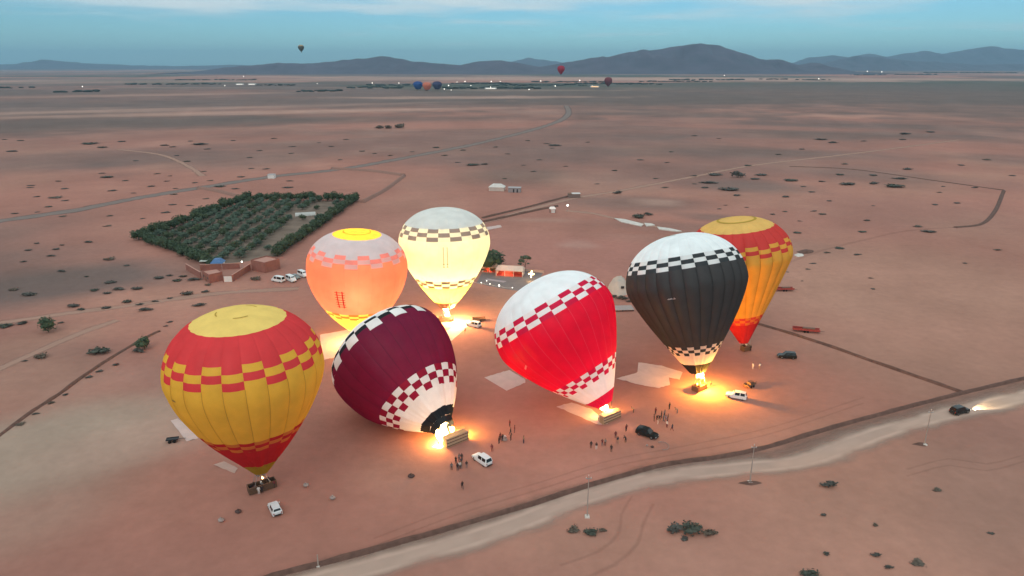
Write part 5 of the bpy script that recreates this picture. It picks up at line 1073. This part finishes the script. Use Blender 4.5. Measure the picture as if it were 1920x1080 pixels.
# ------------------------------------------------------------------ people
SKIN = mat('skin', (.30, .16, .10), .7, .08, 5); CLOTH = {'dark': mat('cloth_dark', (.035, .026, .028), .9, .2, 5), 'navy': mat('cloth_navy', (.04, .045, .07), .9, .2, 5), 'wine': mat('cloth_wine', (.16, .03, .035), .9, .2, 5), 'white': mat('cloth_white', (.66, .62, .58), .9, .1, 5), 'grey': mat('cloth_grey', (.16, .15, .15), .9, .15, 5), 'blue': mat('cloth_blue', (.08, .13, .24), .9, .15, 5), 'tan': mat('cloth_tan', (.32, .22, .14), .9, .15, 5)}
HAIR = mat('hair_dark', (.02, .015, .012), .8, .2, 8)
def body_mesh(name, pose):
    """one continuous figure grown over a jointed skeleton"""
    J = {'pelvis': (0, 0, .95), 'waist': (0, 0, 1.1), 'chest': (0, .0, 1.34), 'neck': (0, 0, 1.50), 'head': (0, .02, 1.60), 'top': (0, .02, 1.70)}
    P = dict(J); P.update({'hipL': (-.10, 0, .92), 'kneeL': (-.11, .03, .50), 'ankL': (-.12, 0, .09), 'toeL': (-.13, .16, .04), 'shL': (-.19, 0, 1.43), 'elL': (-.25, -.02, 1.14), 'wrL': (-.25, .08, .90), 'haL': (-.25, .11, .80)})
    for k in list(P):
        if k.endswith('L'): x, y, z = P[k]; P[k[:-1] + 'R'] = (-x, y, z)
    P.update(pose)
    names = list(P); idx = {n: i for i, n in enumerate(names)}
    E = [('pelvis', 'waist'), ('waist', 'chest'), ('chest', 'neck'), ('neck', 'head'), ('head', 'top')]
    for s in 'LR': E += [('pelvis', 'hip' + s), ('hip' + s, 'knee' + s), ('knee' + s, 'ank' + s), ('ank' + s, 'toe' + s), ('chest', 'sh' + s), ('sh' + s, 'el' + s), ('el' + s, 'wr' + s), ('wr' + s, 'ha' + s)]
    rad = {'pelvis': .15, 'waist': .14, 'chest': .165, 'neck': .06, 'head': .10, 'top': .075, 'hip': .10, 'knee': .07, 'ank': .05, 'toe': .04, 'sh': .075, 'el': .05, 'wr': .036, 'ha': .04}
    me = bpy.data.meshes.new(name); me.from_pydata([P[n] for n in names], [(idx[a], idx[b_]) for a, b_ in E], []); o = bpy.data.objects.new('tmp', me); COL.objects.link(o)
    md = o.modifiers.new('skin', 'SKIN'); o.modifiers.new('sub', 'SUBSURF').levels = 1
    sv = me.skin_vertices[0].data
    for n in names:
        r_ = rad[n if n in rad else n[:-1]]; sv[idx[n]].radius = (r_, r_ * (.8 if n in ('chest', 'waist', 'pelvis') else 1)); sv[idx[n]].use_root = n == 'pelvis'
    dg = bpy.context.evaluated_depsgraph_get(); dg.update()
    r_ = bpy.data.meshes.new_from_object(o.evaluated_get(dg)); r_.name = name
    hd = Vector(P['head']); pel = Vector(P['pelvis'])
    hands = [Vector(P['haL']), Vector(P['haR'])]
    mi = []
    for f_ in r_.polygons:
        c = f_.center
        if (c - hd).length < .17 and c.z > P['neck'][2] or min((c - h).length for h in hands) < .1: mi.append(0)
        elif c.z > pel.z + .02 or min((c - Vector(P[k])).length for k in ('elL', 'elR', 'wrL', 'wrR')) < .13: mi.append(1)
        else: mi.append(2)
    for m_ in (SKIN, CLOTH['dark'], CLOTH['navy']): r_.materials.append(m_)
    r_.polygons.foreach_set('material_index', mi); r_.polygons.foreach_set('use_smooth', [True] * len(mi))
    bpy.data.objects.remove(o); return r_, hd
POSES = [body_mesh('person_standing', {}),
         body_mesh('person_walking', {'kneeL': (-.11, .24, .54), 'ankL': (-.11, .30, .12), 'toeL': (-.11, .46, .10), 'kneeR': (.11, -.04, .50), 'ankR': (.11, -.30, .12), 'toeR': (.11, -.16, .05), 'elL': (-.26, -.14, 1.18), 'wrL': (-.26, -.16, .94), 'haL': (-.26, -.14, .84), 'elR': (.26, .1, 1.16), 'wrR': (.25, .26, 1.0), 'haR': (.25, .33, .94)}),
         body_mesh('person_photographing', {'elL': (-.27, .14, 1.26), 'wrL': (-.12, .32, 1.48), 'haL': (-.07, .36, 1.53), 'elR': (.27, .14, 1.26), 'wrR': (.12, .32, 1.48), 'haR': (.07, .36, 1.53), 'ankL': (-.17, 0, .09), 'toeL': (-.19, .15, .04), 'ankR': (.17, 0, .09), 'toeR': (.19, .15, .04)}),
         body_mesh('person_bending', {'waist': (0, .10, 1.06), 'chest': (0, .34, 1.16), 'neck': (0, .48, 1.22), 'head': (0, .58, 1.25), 'top': (0, .66, 1.27), 'shL': (-.19, .40, 1.15), 'elL': (-.22, .48, .88), 'wrL': (-.2, .56, .66), 'haL': (-.2, .58, .56), 'shR': (.19, .40, 1.15), 'elR': (.22, .48, .88), 'wrR': (.2, .56, .66), 'haR': (.2, .58, .56), 'kneeL': (-.13, .08, .5), 'kneeR': (.13, .08, .5)})]
HAIRM = MB().ball((0, 0, 0), .112, 10, 6).mesh('hair', HAIR)
def person(px, py, pose, top, legs, rz, label, group=None, z=0.0, loc=None):
    me, hd = POSES[pose]
    o = bpy.data.objects.new('person', me); COL.objects.link(o); o.location = loc if loc is not None else at(px, py, z); o.rotation_euler = (0, 0, rz); s = random.uniform(.96, 1.06); o.scale = (s, s, s)
    for i, k in ((1, top), (2, legs)): o.material_slots[i].link = 'OBJECT'; o.material_slots[i].material = CLOTH[k]
    h = bpy.data.objects.new('hair', HAIRM); COL.objects.link(h); h.parent = o; h.location = hd + Vector((0, -.035 if pose != 3 else .0, .055)); h.scale = (.95, .95, .85)
    return tag(o, label, 'person', group)
def towards(px, py, tx, ty):
    d = at(tx, ty) - at(px, py); return math.atan2(d.y, d.x) - math.pi / 2
G2, G2R, G5, G6 = 'spectators in front of the purple balloon', 'people between the purple and red balloons', 'spectators below the red balloon', 'people by the black car'
for a in [(847, 882, 0, 'grey', 'dark', 'person in grey at the left end of the crowd facing the purple balloon'), (855, 871, 2, 'dark', 'dark', 'person in black taking a picture in the crowd facing the purple balloon'), (858, 883, 0, 'dark', 'navy', 'person in black at the back of the crowd facing the purple balloon'), (862, 880, 0, 'white', 'dark', 'person in a white top at the middle of the crowd facing the purple balloon'), (865, 873, 2, 'navy', 'dark', 'person in navy with raised arms inside the crowd facing the purple balloon'), (866, 864, 0, 'dark', 'dark', 'person in black standing nearest the basket in the crowd facing the purple balloon'), (861, 865, 0, 'grey', 'navy', 'person in grey standing at the front of the crowd facing the purple balloon'), (865, 879, 1, 'tan', 'grey', 'person in tan stepping forward in the crowd facing the purple balloon'), (875, 878, 0, 'dark', 'grey', 'person in black at the right end of the crowd facing the purple balloon'), (867, 917, 1, 'dark', 'dark', 'person in black walking alone behind the crowd on the open sand')]:
    person(*a[:5], towards(a[0], a[1], 840, 810) + random.uniform(-.3, .3), a[5], G2)
for a in [(936, 832, 0, 'dark', 'dark', 'person in black, lowest at the left of the group right of the purple balloon'), (938, 825, 0, 'wine', 'dark', 'person in dark red, upper left in the group right of the purple balloon'), (942, 828, 0, 'dark', 'navy', 'person in black beside the pale bundle in the group right of the purple balloon'), (949, 826, 3, 'white', 'grey', 'person in white bending down in the group right of the purple balloon'), (958, 826, 0, 'dark', 'dark', 'person in black at the right of the group right of the purple balloon'), (957.5, 816, 1, 'dark', 'navy', 'person in black walking above the group right of the purple balloon'), (965, 811, 0, 'wine', 'navy', 'person in dark red standing right above the group right of the purple balloon'), (956, 800, 0, 'wine', 'dark', 'person in dark red, farthest up the sand right of the purple balloon'), (982, 831, 0, 'tan', 'navy', 'person in tan standing alone at the right of the group by the purple balloon'), (923, 847, 3, 'wine', 'wine', 'person in red crouching beside the white estate car'), (823, 836, 3, 'dark', 'tan', 'crew member bending in the firelight left of the tipped basket')]:
    person(*a[:5], towards(a[0], a[1], 850, 810) + random.uniform(-.8, .8), a[5], G2R)
for a in [(1108, 841, 0, 'dark', 'dark', 'person in black at the far left of the crowd below the red balloon'), (1118, 843, 0, 'dark', 'white', 'person in black with pale trousers second from the left below the red balloon'), (1129, 837, 2, 'wine', 'grey', 'person in dark red taking a picture below the red balloon'), (1134, 836, 3, 'grey', 'dark', 'person in grey stooping in the crowd below the red balloon'), (1146, 848, 0, 'dark', 'dark', 'person in long black, nearest the camera below the red balloon'), (1154, 822, 0, 'wine', 'dark', 'person in dark red, upper one of two close together below the red balloon'), (1158, 832, 1, 'navy', 'tan', 'person in navy walking, lower one of two close together below the red balloon'), (1173, 830, 3, 'dark', 'dark', 'person in black leaning over left of the black car'), (1174, 809, 0, 'wine', 'dark', 'person in dark red alone between the red balloon and the black car'), (1123, 790, 0, 'white', 'dark', 'crew member in white top at the left end of the red balloon basket'), (1188, 774, 3, 'tan', 'dark', 'person stooping in the firelight right of the red balloon basket')]:
    person(*a[:5], towards(a[0], a[1], 1140, 770) + random.uniform(-.4, .4), a[5], G5)
for a in [(1229, 777, 0, 'wine', 'dark', 'person in dark red standing above the dark huddle by the black car'), (1240, 784, 0, 'dark', 'dark', 'tall person in black right above the dark huddle by the black car'), (1246, 781, 0, 'grey', 'navy', 'person in grey at the top of the group right of the black car'), (1226, 790, 0, 'dark', 'dark', 'person in black at the left end of the dark huddle by the black car'), (1233, 795, 3, 'tan', 'white', 'person in tan bending over at the bottom of the dark huddle by the black car'), (1231, 787, 3, 'dark', 'dark', 'person in black bending over in the dark huddle by the black car'), (1236, 788, 3, 'dark', 'navy', 'second person in black bending over in the dark huddle by the black car'), (1244, 790, 0, 'grey', 'grey', 'person in grey in the middle of the group right of the black car'), (1248, 791, 1, 'blue', 'grey', 'person in blue stepping in the group right of the black car'), (1252, 789, 0, 'dark', 'dark', 'person in black at the right of the group by the black car'), (1250, 802, 0, 'white', 'wine', 'person in a white top nearest the black car on its right'), (1260, 808, 1, 'navy', 'wine', 'person walking alone to the right of the black car'), (1255, 768, 0, 'dark', 'dark', 'person in black standing alone above the group by the black car'), (1270, 775, 3, 'tan', 'grey', 'person in tan stooping alone on the right above the black car')]:
    person(*a[:5], random.uniform(0, 6.3), a[5], G6)
for a in [(470, 922, 3, 'dark', 'dark', 'crew member bending at the left end of the yellow balloon basket'), (478, 925, 0, 'dark', 'white', 'crew member in black with pale trousers left of the yellow balloon basket'), (486, 927, 0, 'white', 'white', 'crew member in white in front of the yellow balloon basket'), (492, 925, 0, 'dark', 'dark', 'crew member in black in front of the yellow balloon basket'), (516, 915, 0, 'wine', 'dark', 'crew member in dark red at the right end of the yellow balloon basket')]:
    person(*a[:5], towards(a[0], a[1], 492, 900), a[5], 'crew at the yellow balloon')
for a in [(1407, 658, 0, 'dark', 'dark', 'crew member in black beside the orange balloon basket'), (1411, 692, 0, 'white', 'white', 'left of two people in white standing right of the charcoal balloon'), (1424, 692, 0, 'white', 'tan', 'right of two people in white standing right of the charcoal balloon'), (872, 625, 0, 'dark', 'dark', 'person in black in the glow below the orange lit car'), (846, 604, 3, 'dark', 'tan', 'crew member bending beside the white balloon basket'), (1332, 727, 0, 'wine', 'dark', 'crew member in dark red at the right end of the charcoal balloon basket')]:
    person(*a[:5], random.uniform(0, 6.3), a[5], 'crew and bystanders on the launch field')
def riders(tt, rz, L, W, n, group, what, seed):
    rg = random.Random(seed); x = Vector((math.cos(rz), math.sin(rz), 0)); y = Vector((-x.y, x.x, 0))
    for i in range(n):
        a = (-L / 2 + .4) + (L - .8) * (i // 2 + .5) / ((n + 1) // 2); s = (-1 if i % 2 else 1) * (W / 2 - .45)
        p = Vector(tt.location) + x * a + y * s + Vector((0, 0, .19))
        c = ['dark', 'wine', 'white', 'grey', 'navy', 'tan', 'blue', 'wine'][i]
        side = 'near side' if (y * s).y < 0 else 'far side'
        person(0, 0, 0, c, 'dark', rg.uniform(0, 6.3), f'passenger in {("black" if c == "dark" else "dark red" if c == "wine" else c)} on the {side} of the {what}' + (', right end' if i == 7 else ''), group, 0, p)
riders(t6, rz6, 3.6, 1.9, 8, 'passengers of the charcoal balloon', 'charcoal balloon basket', 2)
riders(t1, rz1, 5.0, 1.7, 6, 'passengers of the yellow balloon', 'yellow balloon basket', 4)
riders(t7, rz7, 2.6, 1.6, 4, 'passengers of the orange balloon', 'orange balloon basket', 6)

# ------------------------------------------------------------------ small things on the sand
SACK = mat('pale_sack', (.36, .29, .26), .9, .15, 4); BROWNB = mat('brown_bag', (.09, .055, .05), .85, .25, 4)
def bag(px, py, s, m, label, flat=.8):
    b = MB(); b.ball((0, 0, .42 * flat), .5, 12, 8, 0, (1.1, .95, .85 * flat)); b.tube((0, 0, .42 * flat + .38 * flat), (.05, 0, .42 * flat + .55 * flat), .16, .22, 8)
    o = b.build('storage_bag', m, None, True); o.location = at(px, py); o.scale = (s, s, s)
    bm = bmesh.new(); bm.from_mesh(o.data)
    for v in bm.verts: v.co += v.co.normalized() * .08 * mnoise.noise(v.co * 3 + Vector((px, py, 0)))
    bm.to_mesh(o.data); bm.free(); return tag(o, label, 'bag')
bag(574, 912, 1.0, SACK, 'pale round bag on the sand right of the yellow balloon basket'); bag(624, 936, 1.0, SACK, 'pale round bag farther right of the white hatchback'); bag(415, 978, 1.0, SACK, 'small pale bag at the lower left of the white hatchback'); bag(447, 961, 1.05, BROWNB, 'small dark bag left of the white hatchback', .6)
bag(771, 894, 1.3, BROWNB, 'flat dark bag on the sand left of the crowd', .45); bag(1223, 839, .7, BROWNB, 'tiny dark bag below the black car', .6); bag(1213, 836, .5, SACK, 'tiny pale bag below the black car'); bag(946, 826, 1.1, SACK, 'pale bundle in the group right of the purple balloon', .6)
rg_ = MB(); c = at(1243, 836)
for i in range(14):
    a0, a1 = -2.0 + i * .3, -2.0 + (i + 1) * .3; rg_.tube((math.cos(a0) * 1.2, math.sin(a0) * 1.6, .08), (math.cos(a1) * 1.2, math.sin(a1) * 1.6, .06), .06, .06, 6)
o = rg_.build('rope_coil', SACK, None, True); o.location = c; tag(o, 'pale rope laid in a loop on the sand below the black car', 'rope')

# ------------------------------------------------------------------ power poles along the road
POLEM = mat('pale_concrete_pole', (.36, .29, .25), .8, .12, 3)
for x, y, lb, h in [(1101, 969, 'pale slim power pole below the road, leftmost of the three', 8.2), (1406, 905, 'pale slim power pole below the road in the middle', 8.0), (1733, 834, 'pale slim power pole below the road near the driving car', 8.0)]:
    t = thing('power_pole', at(x, y), lb, 'pole', 'power poles along the road')
    MB().box((0, 0, h / 2), (.22, .18, h), 0, .45).build('pole', POLEM, t); MB().box((0, 0, .12), (.9, .9, .34), 0, .8).build('base_block', CONC, t); MB().box((0, 0, h - .5), (1.0, .1, .1)).build('cross_arm', STEEL, t)
    for k in (-.42, 0, .42): MB().tube((k, 0, h - .44 if k else h), (k, 0, h - .2 if k else h + .25), .05, .04, 6).build('insulator', WHITEP, t)
t = thing('power_pole', at(597, 1062), 'short pale marker post on the dark road bank', 'pole'); MB().box((0, 0, 1.1), (.2, .2, 2.2), 0, .7).build('pole', POLEM, t); MB().box((0, 0, .08), (.5, .5, .16)).build('base_block', CONC, t)
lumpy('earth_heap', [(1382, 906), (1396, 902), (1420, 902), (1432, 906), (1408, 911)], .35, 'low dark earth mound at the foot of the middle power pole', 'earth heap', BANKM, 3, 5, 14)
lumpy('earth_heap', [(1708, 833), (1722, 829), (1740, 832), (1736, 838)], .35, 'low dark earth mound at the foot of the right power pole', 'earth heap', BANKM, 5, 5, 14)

# ------------------------------------------------------------------ far settlement and far balloons
FARG = mat('far_foliage', (.030, .038, .03), .9, .4, .02)
def belt(x0, x1, y, h, seed, wid=60):
    """wooded strip far off: many crowns joined, one mass"""
    rg = random.Random(seed); b = MB(); a, c = at(x0, y), at(x1, y); n = max(8, int((c - a).length / 11))
    for i in range(n):
        p = a.lerp(c, (i + rg.uniform(-.6, .6)) / n); p = p + Vector((0, rg.uniform(-wid, wid), 0)); r_ = h * rg.uniform(.5, 1.1)
        b.ball((p.x, p.y, r_ * .35), r_, 6, 4, 0, (2.2, 1.6, .55))
    return b.build('tree_belt', FARG, None, True)
for i, (x0, x1, y, h) in enumerate([(650, 760, 165, 6), (690, 800, 160, 6), (830, 1010, 166, 7), (850, 960, 157, 6), (930, 1100, 160, 6), (1000, 1140, 154, 6), (1080, 1200, 157, 6), (1200, 1330, 153, 6), (560, 640, 171, 6), (120, 190, 172, 7), (240, 420, 158, 6), (1160, 1240, 158, 5), (1260, 1400, 150, 7), (1430, 1480, 149, 6), (1500, 1560, 150, 6), (1600, 1660, 141, 8), (1680, 1760, 140, 9), (1740, 1900, 137, 12), (480, 560, 160, 5), (0, 60, 165, 6), (330, 480, 150, 6)]):
    tag(belt(x0, x1, y, h, i), 'dark strip of far trees around the settlement', 'far trees', 'dark tree strips around the far settlement', 'stuff')
FL = [(698, 158), (748, 158), (841, 163), (857, 156), (872, 155), (883, 163), (921, 155), (938, 155), (1014, 154), (1041, 164), (1087, 153), (1110, 163), (821, 169), (833, 170), (846, 172), (992, 171), (155, 165), (422, 163), (595, 159), (920, 166), (1358, 143), (1535, 150), (1626, 135), (1653, 136), (1794, 130), (1809, 129), (1844, 129), (457, 145)]
for i_, (x, y) in enumerate(sorted(FL)):
    r_ = .62 * max(1.0, 700 / max(200, 75 / max(.004, (y - Y_HOR) / F_PX))) if False else random.uniform(.5, .9) / scale_at(y) * .8
    yard_lamp(at(x, y), 4.0, r_, 'tiny bright lamp of the far settlement, ' + ordinal(i_ + 1) + ' from the left', 'lamps of the far settlement')
FLB = emit_mat('lit_facade', (1, .95, .85), 1.1)
for x, y, w_, lb in [(450, 159, 14, 'left of two bright white lit sheds on the far left plain'), (473, 159, 14, 'right of two bright white lit sheds on the far left plain'), (920, 167, 22, 'bright lit row of the far settlement'), (1629, 141, 12, 'bright white lit building on the far right plain'), (1115, 163.5, 16, 'warm lit strip beside the far dark red balloon'), (1778, 129.5, 26, 'long pale lit roof far out on the right')]:
    s = 1 / scale_at(y); t = thing('far_shed', at(x, y), lb, 'shed'); L = w_ * s
    MB().box((0, 0, 2.2), (L, L * .3, 4.4)).build('wall', WHITEP, t); MB().box((0, 0, 4.9), (L * 1.03, L * .33, .9), 0, .8).build('roof', STEEL, t)
    MB().box((0, -L * .15 - .3, 2.0), (L * .8, .4, 2.6)).build('lit_front', emit_mat('lit_warm', (1, .6, .3), 1.5) if x == 1115 else FLB, t)
SM = [(820, 165, 8), (600, 330, 3), (427, 264, 6), (1400, 200, 12), (1590, 216, 8)]
def far_balloon(px, py, base_y, wpx, col, cap, label, tiltn=0, squat=2.15):
    """py: photo row of the mouth-to-crown centre, base_y: row of the ground below (sets how far away it is)"""
    s = scale_at(base_y); g = at(px, base_y); rad = wpx / s / 2; dist = g.y * math.cos(PITCH)
    z = CAM_H + (Y_HOR - py) / s * math.cos(PITCH)
    z0 = max(2.6, z - rad * 1.05)
    t = thing('hot_air_balloon', (g.x, g.y, 0), label, 'hot air balloon', 'small hot air balloons far away')
    env = Envelope((g.x, g.y, z0), 90, tiltn, rad, rad * squat, .2 if squat > 2 else .45, .62, 1.5, 0, 0, .01, n=12)
    m = FB('far_' + label.split()[0] + label.split()[1], col, .25); m2_ = FB('far_cap_' + label.split()[0] + label.split()[1], cap, .25)
    th = np.linspace(0, 2 * math.pi, 25)[:-1]
    for (s0, s1, mm, nm_) in ((0, .8, m, 'envelope'), (.8, 1, m2_, 'crown_panel')):
        sv = np.linspace(s0, s1, 9); P = env.grid(sv, th) - np.array((g.x, g.y, 0)); k = 24
        f = [(i * k + j, i * k + (j + 1) % k, (i + 1) * k + (j + 1) % k, (i + 1) * k + j) for i in range(8) for j in range(k)]
        link(nm_, meshdata(nm_, P.reshape(-1, 3), f), t, mm, True)
    bb = MB().box((0, 0, z0 - 1.8), (3.2, 1.8, 1.3)).build('basket', WICKER, t)
    for sx in (-1, 1):
        for sy in (-1, 1): MB().tube((sx * 1.4, sy * .8, z0 - 1.2), (sx * rad * .15, sy * rad * .15, z0 + .2), .05, .05, 4).build('cable', DARKM, t)
    return t
far_balloon(1051, 131, 176, 14, (.45, .03, .06), (.45, .03, .06), 'crimson balloon floating above the far settlement')
far_balloon(1140, 154, 163, 15, (.22, .03, .035), (.22, .03, .035), 'maroon balloon standing at the right end of the far settlement')
far_balloon(571.5, 91, 170, 11, (.12, .13, .10), (.5, .35, .2), 'greyish tiny balloon floating high in the sky on the left')
far_balloon(784, 160, 169, 18, (.03, .10, .34), (.03, .08, .28), 'blue balloon, left one of three close together in the distance', 0, 1.6)
far_balloon(801, 160, 170, 17, (.75, .22, .12), (.7, .2, .12), 'orange balloon, middle one of three close together in the distance', 0, 1.6)
far_balloon(820, 160, 169, 18, (.07, .07, .16), (.06, .06, .13), 'navy balloon, right one of three close together in the distance', 0, 1.6)

# ------------------------------------------------------------------ haze
hm = bpy.data.materials.new('haze_air'); hm.use_nodes = True; t = hm.node_tree; t.nodes.clear()
o_ = t.nodes.new('ShaderNodeOutputMaterial'); pv = t.nodes.new('ShaderNodeVolumePrincipled'); pv.inputs['Color'].default_value = (.44, .76, 1.0, 1); pv.inputs['Density'].default_value = 5.4e-5; pv.inputs['Anisotropy'].default_value = .1
t.links.new(pv.outputs[0], o_.inputs['Volume'])
hz = MB().box((0, 0, 349), (70000, 70000, 704)).build('haze', hm); tag(hz, 'pale blue morning haze over the plain', None, None, 'stuff')
